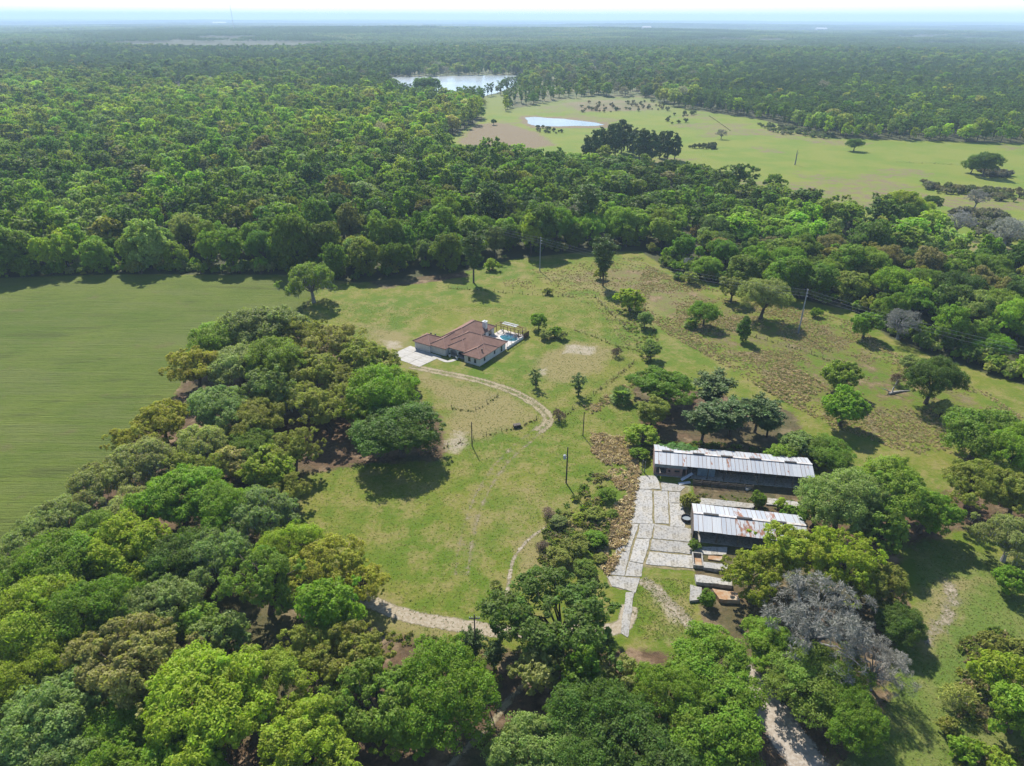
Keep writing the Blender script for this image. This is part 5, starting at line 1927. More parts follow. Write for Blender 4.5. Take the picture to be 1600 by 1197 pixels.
for k in range(7):
    y = -0.15 + k * 1.6
    MB().box(-0.14, 0.14, y - .12, y + .12, 0, 1.1).build("pier", M['trim'], pw)
for k, (x, y) in enumerate(((13.4, 0.4), (16.4, 0.3))):
    pl = empty("planter", hw_(x, y))
    tag(pl, ("white urn planter at the left of the porch arches", "white urn planter at the right of the porch arches")[k], "planter", "urns by the porch")
    m = MB()
    m.tube([(0, 0, 0), (0, 0, 0.1), (0, 0, 0.2), (0, 0, 0.55), (0, 0, 0.8), (0, 0, 0.9)], [0.32, 0.32, 0.18, 0.45, 0.42, 0.5], 10)
    m.build("urn", M['trim'], pl)
    s_ = link("foliage", PR['shrub'][k]['crown'], pl, (0, 0, 0.8))
    s_.scale = (0.22, 0.22, 0.22)
    s_.color = (0.08, 0.14, 0.03, 1)

# driveway of poured panels
dw = empty("driveway", at(648, 556))
tag(dw, "pale concrete driveway in front of the garage", kind='structure')
Q4 = [np.array(at(*p)[:2]) for p in [(606, 556), (641, 540.5), (690, 557), (655, 573.5)]]
for i in range(3):
    for j in range(3):
        def bl(s, r):
            return (1 - s) * (1 - r) * Q4[0] + s * (1 - r) * Q4[1] + s * r * Q4[2] + (1 - s) * r * Q4[3]
        e = 0.004
        P = np.array([bl(i / 3 + e, j / 3 + e), bl((i + 1) / 3 - e, j / 3 + e), bl((i + 1) / 3 - e, (j + 1) / 3 - e), bl(i / 3 + e, (j + 1) / 3 - e)])
        slab(P, -0.1, 0.07, "slab", M['concrete_new'], dw, 0.015, 3.0)
wk = track("path", [(684, 558.5), (690, 562), (698, 564.5), (706, 563.5), (712, 561)], 1.3, [1, 1, 1], M['concrete_new'], 0.05, "curved concrete path from driveway to porch", False)

# ------------------------------------------------------------------ the two sheds
t = NT("tin_roof")
v = t.coord("Object")
oi = t.n("ShaderNodeObjectInfo")
ge = t.n("ShaderNodeNewGeometry")
mpg = t.n("ShaderNodeMapping")
mpg.inputs["Scale"].default_value = (1.0, 0.3, 0.5)
mpg.inputs["Rotation"].default_value = (0, 0, 0.17)
t.l(ge.outputs["Position"], mpg.inputs["Vector"])
n1 = t.noise(0.35, mpg.outputs[0], 5, 0.7)
n2 = t.noise(1.3, mpg.outputs[0], 5, 0.75)
rr_ = t.attr("rusty", 'OBJECT').outputs["Fac"]
c = t.mix(oi.outputs["Random"], (0.40, 0.42, 0.45), (0.50, 0.515, 0.53))
c = t.mix(t.math('MULTIPLY', t.ramp(n1, 0.5, 0.7), 0.5), c, (0.33, 0.38, 0.45))
c = t.mix(t.ramp(t.math('ADD', n2, t.math('MULTIPLY', t.math('SUBTRACT', rr_, 0.5), 0.5)), 0.60, 0.70), c, t.mix(n1, (0.24, 0.095, 0.05), (0.33, 0.16, 0.09)))
M['tin'] = t.done(t.pbr(c, 0.5, 0.4, 0.25, t.bump(n2, 0.15, 0.03)))
M['tin_rib'] = simple('tin_seams', (0.22, 0.18, 0.16), (0.20, 0.11, 0.07), 1.5, 0.7, 0.3)
M['pink_block'] = simple('pink_block', (0.33, 0.215, 0.185), (0.24, 0.16, 0.14), 1.2, 0.9, 0.2)
M['old_wood'] = simple('weathered_wood', (0.19, 0.165, 0.14), (0.11, 0.09, 0.075), 1.5, 0.9, 0.1, tintvar=0.4)
M['blue_tin'] = simple('blue_sheet', (0.26, 0.36, 0.44), (0.19, 0.27, 0.34), 0.8, 0.5, 0.4)
M['rust_floor'] = simple('rusty_concrete', (0.36, 0.20, 0.10), (0.46, 0.38, 0.28), 0.6, 0.9, 0.1)
M['ridge_tin'] = simple('ridge_flashing', (0.58, 0.58, 0.57), (0.40, 0.32, 0.27), 1.0, 0.6, 0.4)


def shed(name, org, ang, L, D, zf, zr, zb, yr, label, rusty):
    root = empty(name, (org[0], org[1], 0), ang)
    tag(root, label, "shed")
    n = int(round(L / 0.92))
    pw_ = L / n
    rr = random.Random(int(L * 10))
    sl = [(-0.35, zf - 0.02, yr, zr), (D + 0.3, zb - 0.02, yr, zr)]
    meshes = []
    for (ya, za, yb, zb2) in sl:
        m = MB()
        m.add([(0, ya, za), (pw_ - .02, ya, za), (pw_ - .02, yb, zb2), (0, yb, zb2), (0, ya, za + .03), (pw_ - .02, ya, za + .03), (pw_ - .02, yb, zb2 + .03), (0, yb, zb2 + .03)],
              [(0, 3, 2, 1), (4, 5, 6, 7), (0, 1, 5, 4), (1, 2, 6, 5), (2, 3, 7, 6), (3, 0, 4, 7)])
        for xr in (0.31, 0.62):
            m.add([(xr - .03, ya, za + .031), (xr + .03, ya, za + .031), (xr + .03, yb, zb2 + .031), (xr - .03, yb, zb2 + .031), (xr, ya, za + .06), (xr, yb, zb2 + .06)],
                  [(0, 4, 5, 3), (4, 1, 2, 5), (0, 1, 4), (3, 5, 2)])
        s = MB()
        s.add([(-.05, ya, za + .032), (.06, ya, za + .032), (.06, yb, zb2 + .032), (-.05, yb, zb2 + .032), (.005, ya, za + .075), (.005, yb, zb2 + .075)],
              [(0, 4, 5, 3), (4, 1, 2, 5), (0, 1, 4), (3, 5, 2)])
        meshes.append((m.mesh("roof_panel", M['tin']), s.mesh("seam", M['tin_rib'])))
    for i in range(n):
        for k in (0, 1):
            o = link("roof_panel", meshes[k][0], root, (i * pw_, rr.uniform(-.04, .04), rr.uniform(-.008, .008) + 0.0))
            o["rusty"] = rusty(i / n, k, rr)
            if rr.random() < 0.85:
                link("seam", meshes[k][1], o, (0, 0, 0))
    return root, n, pw_


A1 = math.atan2(126.6 - 132.2, 68.9 - 33.6)
S1, n1_, p1_ = shed("long_shed", (33.4, 132.2), A1, 35.8, 7.6, 3.3, 4.35, 3.35, 3.7, "long open cattle shed with grey tin roof above the yard",
                    lambda f, k, r: r.uniform(0.25, 0.72))
for i, f in enumerate((0.085, 0.285, 0.465, 0.645, 0.865)):
    x = f * 35.8
    m = MB().box(x - 1.3, x + 1.3, 3.42, 3.98, 4.38, 4.53)
    m.build("ridge_vent", M['dark'], S1)
    MB().box(x - 1.35, x + 1.35, 3.5, 3.9, 4.531, 4.55).build("vent_cap", M['dark'], S1)
prev = 0.0
for f in (0.085, 0.285, 0.465, 0.645, 0.865, 1.04):
    x1 = f * 35.8 - 1.4
    if x1 > prev + 0.3:
        MB().box(prev, min(x1, 35.8), 3.4, 4.0, 4.40, 4.46).build("ridge_cap", M['ridge_tin'], S1)
    prev = f * 35.8 + 1.4
for k in range(40):
    MB().box(0.05 + k * 0.895, 0.05 + k * 0.895 + .86, 7.3, 7.38, 0, 3.2).build("back_board", M['old_wood'], S1)
MB().box(35.5, 35.62, 0.2, 7.28, 0, 3.1).build("end_wall", M['old_wood'], S1)
MB().box(0.1, 35.4, -0.3, 7.25, -0.1, 0.06).build("floor", M['concrete'], S1)
for k in range(8):
    x = 8.6 + k * 3.8
    MB().box(x - .1, x + .1, 0.0, 0.2, 0.06, 3.22).build("post", M['old_wood'], S1)
    MB().box(x - .1, x + .1, 3.6, 3.8, 0.06, 4.2).build("post", M['old_wood'], S1)
MB().box(7.6, 35.5, 0.02, 0.18, 3.05, 3.25).build("eave_beam", M['old_wood'], S1)
for z in (0.6, 1.1):
    MB().box(15.5, 35.3, 2.5, 2.58, z, z + .14).build("stall_rail", M['old_wood'], S1)
# block room at the left end
m = MB()
m.box(0.05, 0.25, 0.0, 7.2, 0.06, 3.1)
m.box(7.4, 7.6, 0.0, 7.2, 0.06, 3.1)
m.box(0.25, 7.4, 7.0, 7.2, 0.06, 3.1)
for x0, x1, z0, z1 in ((0.25, 0.6, .06, 2.3), (0.6, 2.9, .06, .55), (2.9, 3.2, .06, 2.3), (3.9, 4.8, .06, 2.3), (3.2, 3.9, .06, 1.1), (3.2, 3.9, 1.7, 2.3), (4.8, 6.0, .06, 1.2), (4.8, 6.0, 1.75, 2.3), (6.0, 6.6, .06, 2.3)):
    m.box(x0, x1, 0.0, 0.2, z0, z1)
room = m.build("room_wall", M['pink_block'], S1)
MB().box(0.05, 7.5, -0.12, -0.02, 2.3, 3.05).build("fascia", M['sheet_grey'], room)
MB().box(4.86, 5.94, 0.05, 0.12, 1.22, 1.73).build("window", M['dark_glass'], room)
for k in range(4):
    MB().prism([(10.2 + k * 1.0, 1.2), (11.15 + k * 1.0, 1.2), (11.15 + k * 1.0, 1.25), (10.2 + k * 1.0, 1.25)], [0.08, .08, .08, .08], [2.1 + .15 * k, 2.25 + .15 * k, 2.25 + .15 * k, 2.1 + .15 * k]).build("blue_panel", M['blue_tin'], S1)

A2 = math.atan2(-3.9, 21.4)
S2, n2_, p2_ = shed("rusty_shed", (37.2, 109.0), A2, 22.4, 8.3, 3.0, 3.95, 3.05, 4.2, "low shed with rust streaked tin roof nearest the camera",
                    lambda f, k, r: r.uniform(0.68, 0.92) if (0.40 < f < 0.60 and k == 0) else (r.uniform(.55, .85) if 0.36 < f < 0.44 or 0.66 < f < 0.74 else r.uniform(0.1, 0.5)))
for f in (0.16, 0.46, 0.76):
    x = f * 22.4
    MB().box(x - 1.5, x + 1.5, 3.9, 4.5, 3.98, 4.13).build("ridge_vent", M['dark'], S2)
    MB().box(x - 1.55, x + 1.55, 4.0, 4.4, 4.131, 4.15).build("vent_cap", M['dark'], S2)
for x0, x1 in ((0, 2.0), (5.15, 8.75), (11.85, 15.5), (18.6, 22.4)):
    MB().box(x0, x1, 3.9, 4.5, 4.0, 4.07).build("ridge_cap", M['ridge_tin'], S2)
for k in range(24):
    MB().box(0.05 + k * 0.91, 0.05 + k * 0.91 + .87, 7.9, 7.98, 0, 2.9).build("back_board", M['old_wood'], S2)
for k in range(9):
    MB().box(-0.02, 0.06, 0.1 + k * 0.87, 0.1 + k * 0.87 + .83, 0, 2.85).build("end_board", M['old_wood'], S2)
for k in range(6):
    x = 0.6 + k * 4.2
    MB().box(x - .1, x + .1, 0.0, 0.2, 0.06, 2.92).build("post", M['old_wood'], S2)
    MB().box(x - .1, x + .1, 4.1, 4.3, 0.06, 3.8).build("post", M['old_wood'], S2)
MB().box(0.1, 22.3, -0.2, 7.88, -0.1, 0.06).build("floor", M['concrete'], S2)
MB().box(0.1, 22.3, 0.02, 0.18, 2.76, 2.95).build("eave_beam", M['old_wood'], S2)

# creeper over the back corner of the long shed's roof
vn = empty("creeper", Vector((33.4, 132.2, 0)) + Matrix.Rotation(A1, 3, 'Z') @ Vector((6.5, 6.4, 0)), A1)
tag(vn, "bright green creeper spilling over the back of the long shed's roof", "creeper")
for k, (x, y, z, s, h) in enumerate(((-4.3, 1.2, 2.6, 1.2, .8), (-2.2, 0.4, 3.1, 1.4, .8), (0.2, 0.0, 3.2, 1.5, .8), (2.3, 0.3, 3.1, 1.3, .75), (-1.0, 1.9, 1.0, 1.7, 1.2), (2.0, 2.0, 1.0, 1.5, 1.2), (-4.0, 2.2, .4, 1.5, 1.3))):
    o = link("vine_clump", PR['shrub'][k % 3]['crown'], vn, (x, y, z))
    o.scale = (s, s * 0.8, h * .5)
    o.rotation_euler = (math.radians(-12), 0, k)
    o.color = (0.085, 0.19, 0.025, 1)

# ------------------------------------------------------------------ pens, feed bunks and scrap about the sheds
pen = empty("pen_fence", Vector((33.4, 132.2, 0)) + Matrix.Rotation(A1, 3, 'Z') @ Vector((9.0, -2.6, 0)), A1)
tag(pen, "weathered rail fence of the cattle pen before the long shed", "fence")
for k in range(8):
    MB().box(k * 1.9 - .08, k * 1.9 + .08, -.08, .08, 0, 1.5).build("post", M['old_wood'], pen)
for z in (0.35, 0.75, 1.15):
    MB().box(-.1, 13.4, -.14, -.09, z, z + .16).build("rail", M['old_wood'], pen)


def bunk(pts, z, h, mat, label, group="ruined concrete feed bunks"):
    P = np.array([at(p[0], p[1], h)[:2] for p in pts])
    o = slab(P, -0.1, h, "feed_bunk", mat, None, 0.10, 0.9)
    return tag(o, label, "feed bunk", group)


def z3(p):
    return (1060 + p[0] / 5.985, 770 + p[1] / 5.985)


bunk([z3(p) for p in [(150, 490), (460, 500), (450, 575), (150, 560)]], 0, 0.18, M['concrete'], "grey concrete apron just below the rusty shed")
tr_ = bunk([z3(p) for p in [(285, 576), (420, 588), (405, 626), (280, 612)]], 0, 0.28, M['rust_floor'], "orange stained feed trough slab below the apron")
bunk([z3(p) for p in [(240, 640), (470, 660), (460, 716), (245, 690)]], 0, 0.75, M['concrete'], "pale feed bunk slab, second below the rusty shed")
bunk([z3(p) for p in [(158, 755), (270, 765), (500, 812), (505, 858), (170, 822)]], 0, 0.85, M['concrete'], "long feed bunk slab, third below the rusty shed")
bunk([z3(p) for p in [(325, 885), (560, 925), (578, 995), (390, 985)]], 0, 0.9, M['rust_floor'], "rust stained feed bunk slab, lowest of the row")
bunk([z3(p) for p in [(120, 850), (220, 880), (240, 985), (112, 1000)]], 0, 0.55, M['concrete'], "squarish pale concrete block left of the lowest feed bunk")
pt = empty("concrete_pit", at(*z3((182, 638))), A1)
tag(pt, "small square concrete pit at the corner of the yard", "pit")
for x0, x1, y0, y1 in ((-1.0, 1.0, -1.9, -1.7), (-1.0, 1.0, 1.7, 1.9), (-1.0, -0.8, -1.7, 1.7), (0.8, 1.0, -1.7, 1.7)):
    MB().box(x0, x1, y0, y1, -0.1, 0.8).build("wall", M['concrete'], pt)
MB().box(-0.8, 0.8, -1.7, 1.7, -0.05, 0.03).build("floor", M['rust_floor'], pt)
bk = slab(np.array([at(p[0], p[1], 0.5)[:2] for p in [(1096, 776), (1180, 786), (1178, 793), (1094, 786)]]), -0.1, 0.5, "feed_bunk", M['concrete'], None, 0.08, 1.0)
tag(bk, "grey feed bunk slab lying between the two sheds", "feed bunk", "ruined concrete feed bunks")
bk = slab(np.array([at(p[0], p[1], 0.3)[:2] for p in [(1200, 776), (1252, 783), (1250, 792), (1198, 786)]]), -0.1, 0.3, "feed_bunk", M['concrete'], None, 0.08, 1.0)
tag(bk, "pale feed bunk slab right of the sapling between the sheds", "feed bunk", "ruined concrete feed bunks")
# fallen roofing
fr = empty("fallen_roof_sheet", at(1066, 750), A1 + 0.5)
tag(fr, "bent pale roof sheet propped in front of the block room", "sheet metal")
MB().prism([(-.3, -.45), (2.6, -.45), (2.6, .35), (-.3, .35)], [.3, 1.5, 1.5, .3], [.34, 1.54, 1.54, .34]).build("upper_sheet", M['galv'], fr)
MB().prism([(-1.6, -1.3), (1.2, -1.9), (1.4, -1.1), (-1.4, -.5)], [.12, .3, .3, .12], [.16, .34, .34, .16]).build("lower_sheet", M['galv'], fr)
tk = empty("stock_tank", at(1072.5, 811))
tag(tk, "dark round stock tank at the left end of the rusty shed", "tank")
m = MB()
ri = 18
for k in range(ri):
    a0, a1 = 2 * PI * k / ri, 2 * PI * (k + 1) / ri
    m.prism([(1.1 * math.cos(a0), 1.1 * math.sin(a0)), (1.1 * math.cos(a1), 1.1 * math.sin(a1)), (1.02 * math.cos(a1), 1.02 * math.sin(a1)), (1.02 * math.cos(a0), 1.02 * math.sin(a0))], 0, 0.75)
m.build("shell", M['dark'], tk)
MB().prism([(1.0 * math.cos(2 * PI * k / ri), 1.0 * math.sin(2 * PI * k / ri)) for k in range(ri)], 0.0, 0.4).build("water", M['water'], tk)
bs = empty("basin", at(1168.5, 763.5), 0.3)
tag(bs, "white basin lying in the pen before the long shed", "basin")
m = MB()
m.box(-.55, .55, -.3, -.24, 0.0, .45).box(-.55, .55, .24, .3, 0.0, .45).box(-.55, -.49, -.24, .24, 0.0, .45).box(.49, .55, -.24, .24, 0.0, .45).box(-.49, .49, -.24, .24, 0.0, .08)
m.build("tub", M['trim'], bs)
for k, p in enumerate(((1003.5, 734), (1007, 737))):
    o = MB().tube([(0, 0, -.2), (0.02, 0, 3.0)], [.11, .1], 7).build("gate_post", M['bark_grey'], None, at(*p))
    tag(o, ("left gate post at the top of the concrete yard", "right gate post at the top of the concrete yard")[k], "post", "gate posts of the yard")
cr = empty("feed_box", at(808, 667), 0.35)
tag(cr, "dark wooden feed box beside the pasture fence", "box")
for z in (0.05, 0.32, 0.59):
    MB().box(-.9, .9, -.5, -.45, z, z + .24).build("board", M['pole_wood'], cr)
    MB().box(-.9, .9, .45, .5, z, z + .24).build("board", M['pole_wood'], cr)
    MB().box(-.9, -.85, -.45, .45, z, z + .24).build("board", M['pole_wood'], cr)
    MB().box(.85, .9, -.45, .45, z, z + .24).build("board", M['pole_wood'], cr)
MB().box(-.98, .98, -.58, .58, .84, .9).build("lid", M['old_wood'], cr)

# ------------------------------------------------------------------ power poles and lines


def pole_height(b, vtop):
    p = at(*b)
    dy = -(vtop - 598) / FPX
    tt = p.y / (CP + dy * SP)
    return CAM_H - tt * (SP - dy * CP)


def utility_pole(b, vtop, label, mat, rad, arm=0.0, xf=False, rz=0.0, ins=0, name="utility_pole", group="power poles"):
    p = at(*b)
    h = pole_height(b, vtop)
    r = empty(name, p, rz)
    tag(r, label, "pole", group)
    MB().tube([(0, 0, -0.5), (0, 0, h * .5), (0, 0, h)], [rad, rad * .85, rad * .7], 8).build("pole", M[mat], r)
    if arm:
        a = MB().box(-arm, arm, -rad - .1, -rad + .02, h - .75, h - .58).build("crossarm", M[mat], r)
        for x in (-arm * .9, -arm * .45, arm * .45, arm * .9):
            MB().tube([(x, -rad - .04, h - .58), (x, -rad - .04, h - .3)], [.07, .05], 6).build("insulator", M['galv'], a)
    if ins:
        for k in range(ins):
            MB().tube([(rad * .7, 0, h - .5 - k * 1.1), (rad + .45, 0, h - .4 - k * 1.1)], [.06, .09], 6).build("insulator", M['galv'], r)
    if xf:
        tz = h - 2.2
        m = MB().tube([(-rad - .42, 0, tz - 1.0), (-rad - .42, 0, tz - .95), (-rad - .42, 0, tz), (-rad - .42, 0, tz + .12)], [.28, .34, .34, .18], 12).build("transformer", M['galv'], r)
        MB().tube([(-rad - .42, .1, tz + .1), (-rad - .42, .1, tz + .4)], .05, 6).build("bushing", M['dark'], m)
        MB().box(-rad - .1, -rad + .05, -.05, .05, tz - .7, tz - .55).build("bracket", M['galv'], m)
    return p, h


utility_pole((885, 754), 698, "brown power pole with a grey transformer in the pasture", 'pole_wood', .19, 0, True)
utility_pole((738, 697), 659, "bare brown pole beside the large round dark oak", 'pole_wood', .15)
utility_pole((911, 680), 643, "thin brown pole between the fence and the dead fern", 'pole_wood', .14)
utility_pole((745, 1046), 960, "dark pole with a single crossarm above the sandy track", 'pole_wood', .14, 0.85)
pA = utility_pole((843, 423), 370, "grey power pole at the wood edge behind the house", 'pole_grey', .22, 0, False, 0.4, 3)
pB = utility_pole((1247, 519), 450, "tall grey power pole in the right pasture", 'pole_grey', .24, 0, False, 0.6, 3)
dirv = (pB[0] - pA[0])
pC = (pB[0] + dirv * 0.95, 15.5)
pD = (pA[0] - dirv * 1.0 + Vector((0, 30, 0)), 15.5)
utility_pole((1720, 652), 570, "grey power pole beyond the right edge", 'pole_grey', .24, 0, False, 0.6, 3)
pC = (at(1720, 652), pole_height((1720, 652), 570))


def line_span(a, b, offs, label):
    r = empty("power_line", (a[0].x, a[0].y, a[1]))
    tag(r, label, "power line", "power lines")
    for dz in offs:
        p0 = Vector((0.4, 0, -dz))
        p1 = Vector((b[0].x - a[0].x + .4, b[0].y - a[0].y, b[1] - a[1] - dz))
        n = 16
        pts = []
        for i in range(n + 1):
            s = i / n
            q = p0.lerp(p1, s)
            q.z -= 4 * s * (1 - s) * (p1 - p0).length * 0.018
            pts.append(q)
        MB().tube(pts, 0.022, 4, False).build("wire", M['wire'], r)


line_span(pA, pB, (0.4, 1.5, 2.6), "power line spanning between the two grey poles")
line_span(pB, pC, (0.4, 1.5, 2.6), "power line running right from the tall grey pole")
line_span(pA, pD, (0.4, 1.5, 2.6), "power line running left over the wood from the far grey pole")

# ------------------------------------------------------------------ fences
POSTM = {}
FW = []


def fence(pts, label, h=1.25, step=3.4, wires=3, r=0.075, weeds=1.0):
    L = poly(pts)
    root = empty("wire_fence", (L[0][0], L[0][1], 0))
    tag(root, label, "fence", "wire fences")
    key = (h, r)
    if key not in POSTM:
        POSTM[key] = MB().tube([(0, 0, -.2), (0, 0, h)], [r, r * .85], 6).mesh("post", M['pole_wood'])
    P = []
    for i in range(len(L) - 1):
        n = max(1, int(np.hypot(*(L[i + 1] - L[i])) / step))
        for k in range(n):
            P.append(L[i] + (L[i + 1] - L[i]) * k / n)
    P.append(L[-1])
    rr = random.Random(len(P))
    for p in P:
        o = link("post", POSTM[key], root, (p[0] - L[0][0], p[1] - L[0][1], 0))
        o.rotation_euler = (rr.uniform(-.06, .06), rr.uniform(-.06, .06), 0)
    for k in range(wires):
        z = h * (0.35 + 0.6 * k / max(1, wires - 1))
        MB().tube([(p[0] - L[0][0], p[1] - L[0][1], z) for p in P], 0.014, 3, False).build("wire", M['fence_wire'], root)
    if weeds:
        S = smooth_line(L, 40)
        d = np.hypot(*np.diff(L, axis=0).T).sum()
        n = int(d * 1.3 * weeds)
        FW.append(S[g.integers(0, len(S), n)] + g.normal(size=(n, 2)) * 0.3)


fence([(655, 712), (700, 698), (760, 681), (808, 668), (838, 655)], "wire fence with dark weeds below the dirt track's end", weeds=1.2)
fence([(872, 656), (905, 632), (958, 592), (990, 566)], "wire fence running up from the bare brown bush", weeds=1.4)
fence([(706, 638), (743, 640.5), (778, 619)], "short bent fence in the grass inside the track's curve", weeds=1.2)
fence([(700, 450), (745, 453), (800, 458), (895, 463)], "wire fence across the grass behind the house", weeds=1.0)
fence([(1095, 506), (1140, 515), (1165, 521), (1250, 546), (1340, 578)], "wire fence under the cedar in the right pasture", weeds=1.6)
fence([(898, 516), (930, 526), (962, 540), (1000, 546)], "wire fence above the eroded sand", weeds=1.8)
fence([(930, 464), (955, 490), (982, 518)], "slanting fence left of the brushy strip", weeds=1.6)
fence([(489, 466), (480, 476), (462, 496)], "overgrown fence between hay field and house pasture", weeds=5.0)
fence([(1196, 1058), (1245, 1108), (1300, 1165), (1350, 1215)], "thin wire fence along the stony track", weeds=0.3)
fence([(1107, 180), (1125, 192), (1140, 203)], "dark overgrown fence line in the far pasture", step=8, weeds=2.4)
fence([(1400, 252), (1460, 254), (1510, 257)], "low fence line in the far pasture left of the dark oak", step=8, weeds=.6)
P_ = np.concatenate(FW)
n = len(P_)
sz = g.uniform(0.2, 0.8, n)
hB = np.array([(.10, .14, .035), (.13, .15, .04), (.17, .16, .06), (.20, .14, .075)])
mass("fence_weeds", np.concatenate([P_, np.zeros((n, 1))], 1), g.uniform(0, 6.28, n), np.stack([sz, sz, sz * g.uniform(.8, 1.3, n)], -1), g.integers(0, 2, n), hB[g.integers(0, 4, n)] * g.uniform(.8, 1.2, (n, 1)), WEED,
     "dark weeds grown up along the pasture fences", 'weeds')

# ------------------------------------------------------------------ logs, snags, far brush
lg = empty("fallen_tree", at(1398, 612), 0.4)
tag(lg, "fallen white dead tree with forked limbs in the right pasture", "log")
MB().tube([(-2.4, 0, .3), (0, 0, .32), (2.6, -.3, .25), (5.0, -.9, .15)], [.34, .32, .22, .08], 8).build("log", M['deadwood'], lg)
MB().tube([(-1.2, 0, .4), (-.7, .3, 1.6), (.1, .5, 3.0), (.2, .4, 4.2)], [.24, .2, .15, .05], 7).build("limb", M['deadwood'], lg)
MB().tube([(-1.6, .1, .4), (-2.8, .9, 1.2), (-4.2, 1.6, 1.7)], [.2, .14, .04], 7).build("limb", M['deadwood'], lg)
sn = empty("dead_tree", at(1241, 256), 0)
tag(sn, "bare dead snag standing alone in the far pasture", "dead tree")
MB().tube([(0, 0, -.3), (.2, 0, 4), (-.1, 0, 8), (.3, 0, 11)], [.5, .42, .3, .1], 7).build("trunk", M['bark_grey'], sn)
MB().tube([(.1, 0, 6), (1.0, .2, 8), (1.2, .2, 9)], [.18, .12, .04], 6).build("limb", M['bark_grey'], sn)

BR = [([(1440, 286), (1500, 292), (1620, 300), (1620, 314), (1560, 312), (1450, 298)], 110, ((.15, .17, .07), (.18, .16, .09), (.22, .21, .16))),
      ([(1180, 192), (1210, 196), (1300, 208), (1300, 216), (1210, 208)], 110, ((.20, .22, .11), (.24, .23, .18), (.14, .18, .07))),
      ([(1064, 230), (1110, 226), (1128, 230), (1100, 234)], 20, ((.08, .10, .05),)),
      ([(1525, 264), (1565, 266), (1580, 274), (1545, 276)], 110, ((.20, .19, .18), (.13, .11, .1))),
      ([(838, 198), (850, 200), (880, 207), (860, 210), (836, 206)], 14, ((.10, .12, .06), (.18, .17, .12))),
      ([(1040, 180), (1090, 176), (1080, 190), (1030, 194)], 12, ((.10, .12, .05),)),
      ([(905, 160), (1040, 158), (1050, 172), (910, 176)], 60, ((.12, .14, .07), (.20, .16, .12), (.2, .2, .15))),
      ([(1480, 330), (1560, 330), (1620, 380), (1540, 380)], 160, ((.20, .18, .14), (.14, .15, .08), (.22, .21, .18)))]
PP, HH, SS = [], [], []
for pts, cnt, hs in BR:
    q = scatter_in(poly(pts), cnt, g)
    PP.append(q)
    HH.append(np.array(hs)[g.integers(0, len(hs), cnt)] * g.uniform(.8, 1.2, (cnt, 1)))
    SS.append(g.uniform(0.6, 1.6, cnt))
PP = np.concatenate(PP)
HH = np.concatenate(HH)
SS = np.concatenate(SS)
n = len(PP)
mass("far_brush", np.concatenate([PP, np.zeros((n, 1))], 1), g.uniform(0, 6.28, n), np.stack([SS, SS, SS * g.uniform(.7, 1.2, n)], -1), g.integers(0, 2, n), HH, UND,
     "low grey and green brush along ditches of the far pasture", 'brush')

# ------------------------------------------------------------------ far buildings and mast
M['far_white'] = simple('far_white_paint', (0.72, 0.72, 0.72), None, 1, 0.7, 0.3)
M['far_grey'] = simple('far_grey_roof', (0.42, 0.43, 0.45), None, 1, 0.7, 0.3)


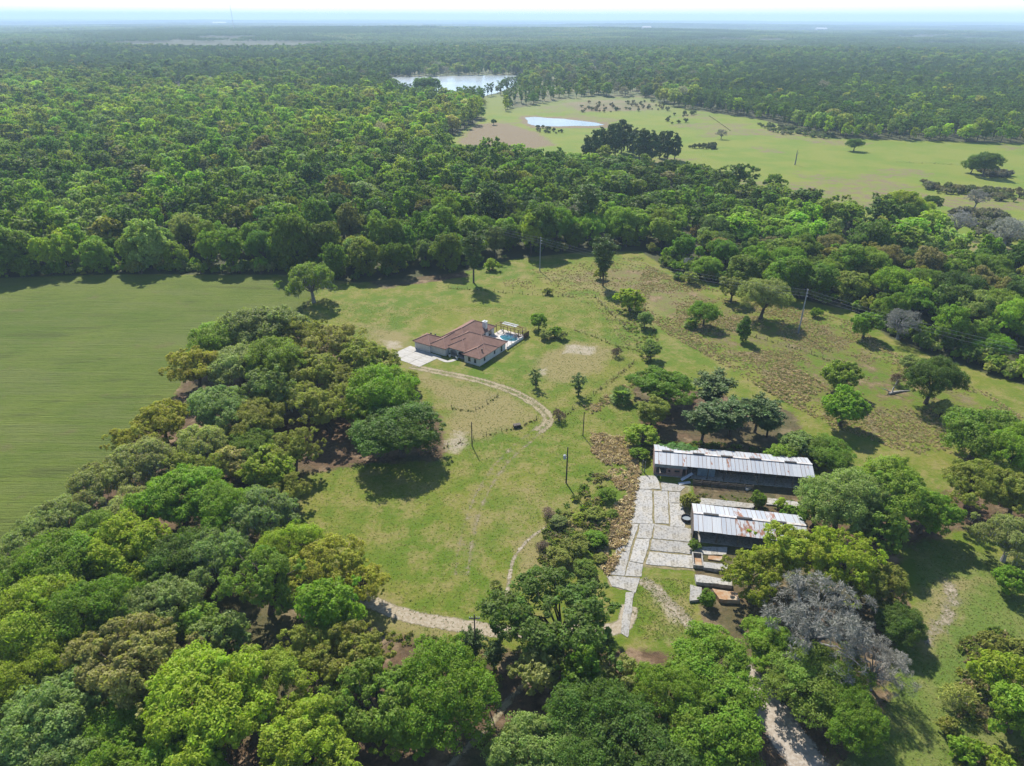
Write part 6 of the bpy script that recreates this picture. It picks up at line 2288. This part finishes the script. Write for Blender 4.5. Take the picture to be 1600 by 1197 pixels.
def far_house(px, py, L, D, h, roofm, label, rz=0.1):
    p = at(px, py)
    z = float(terrain(np.array([p.x]), np.array([p.y]))[0])
    r = empty("farm_building", (p.x, p.y, z), rz)
    tag(r, label, "building", "far buildings")
    MB().box(-L / 2, L / 2, -D / 2, D / 2, 0, h).build("wall", M['far_white'], r)
    m = MB()
    m.add([(-L / 2 - .5, -D / 2 - .6, h), (L / 2 + .5, -D / 2 - .6, h), (L / 2 + .5, D / 2 + .6, h), (-L / 2 - .5, D / 2 + .6, h), (-L / 2 - .5, 0, h + D * .3), (L / 2 + .5, 0, h + D * .3)],
          [(0, 1, 5, 4), (2, 3, 4, 5), (0, 4, 3), (1, 2, 5), (3, 2, 1, 0)])
    m.build("roof", M[roofm], r)
    for k in range(3):
        x = -L * .3 + k * L * .3
        MB().box(x - .6, x + .6, -D / 2 - .06, -D / 2 - .01, 1.0, 2.3).build("window", M['dark_glass'], r)


far_house(320, 131, 34, 14, 7, 'far_white', "white house in a clearing of the left far wood")
far_house(258, 156, 16, 10, 4, 'far_grey', "small grey roofed house among the left far trees", 0.4)
far_house(342, 39.5, 190, 60, 22, 'far_white', "pale building on the left horizon below the mast")
far_house(1008, 52.5, 60, 26, 20, 'far_white', "white building on the far wooded rise right of the lake")
far_house(1281, 46.5, 100, 40, 26, 'far_white', "white building near the right horizon")
mp = at(366, 57)
mz = float(terrain(np.array([mp.x]), np.array([mp.y]))[0])
ma = empty("radio_mast", (mp.x, mp.y, mz))
tag(ma, "thin tall radio mast on the left horizon", "mast")
MH = CAM_H + 38 * mp.length / FPX - mz
for k in range(3):
    a = 2 * PI * k / 3
    MB().tube([(1.4 * math.cos(a), 1.4 * math.sin(a), 0), (1.2 * math.cos(a), 1.2 * math.sin(a), MH)], .3, 5).build("leg", M['galv'], ma)
m = MB()
for i in range(int(MH / 4)):
    for k in range(3):
        a, b = 2 * PI * k / 3, 2 * PI * (k + 1) / 3
        m.tube([(1.3 * math.cos(a), 1.3 * math.sin(a), i * 4), (1.3 * math.cos(b), 1.3 * math.sin(b), i * 4 + 4)], .09, 3, False)
m.build("bracing", M['galv'], ma)

# ------------------------------------------------------------------ the hazy air
t = NT("haze_air")
pvn = t.n("ShaderNodeVolumePrincipled")
pvn.inputs["Color"].default_value = (0.56, 0.75, 1.0, 1)
pvn.inputs["Density"].default_value = 1.05e-4
pvn.inputs["Anisotropy"].default_value = 0.0
t.l(pvn.outputs[0], t.out.inputs["Volume"])
zlo = float(GZ.min()) - 1.5
hz = MB().box(-46000, 46000, -1500, 45500, zlo, max(MH + mz, 200) + 4).build("haze", t.m, None)
tag(hz, "thin pale blue haze over the distance", "haze", None, 'stuff')
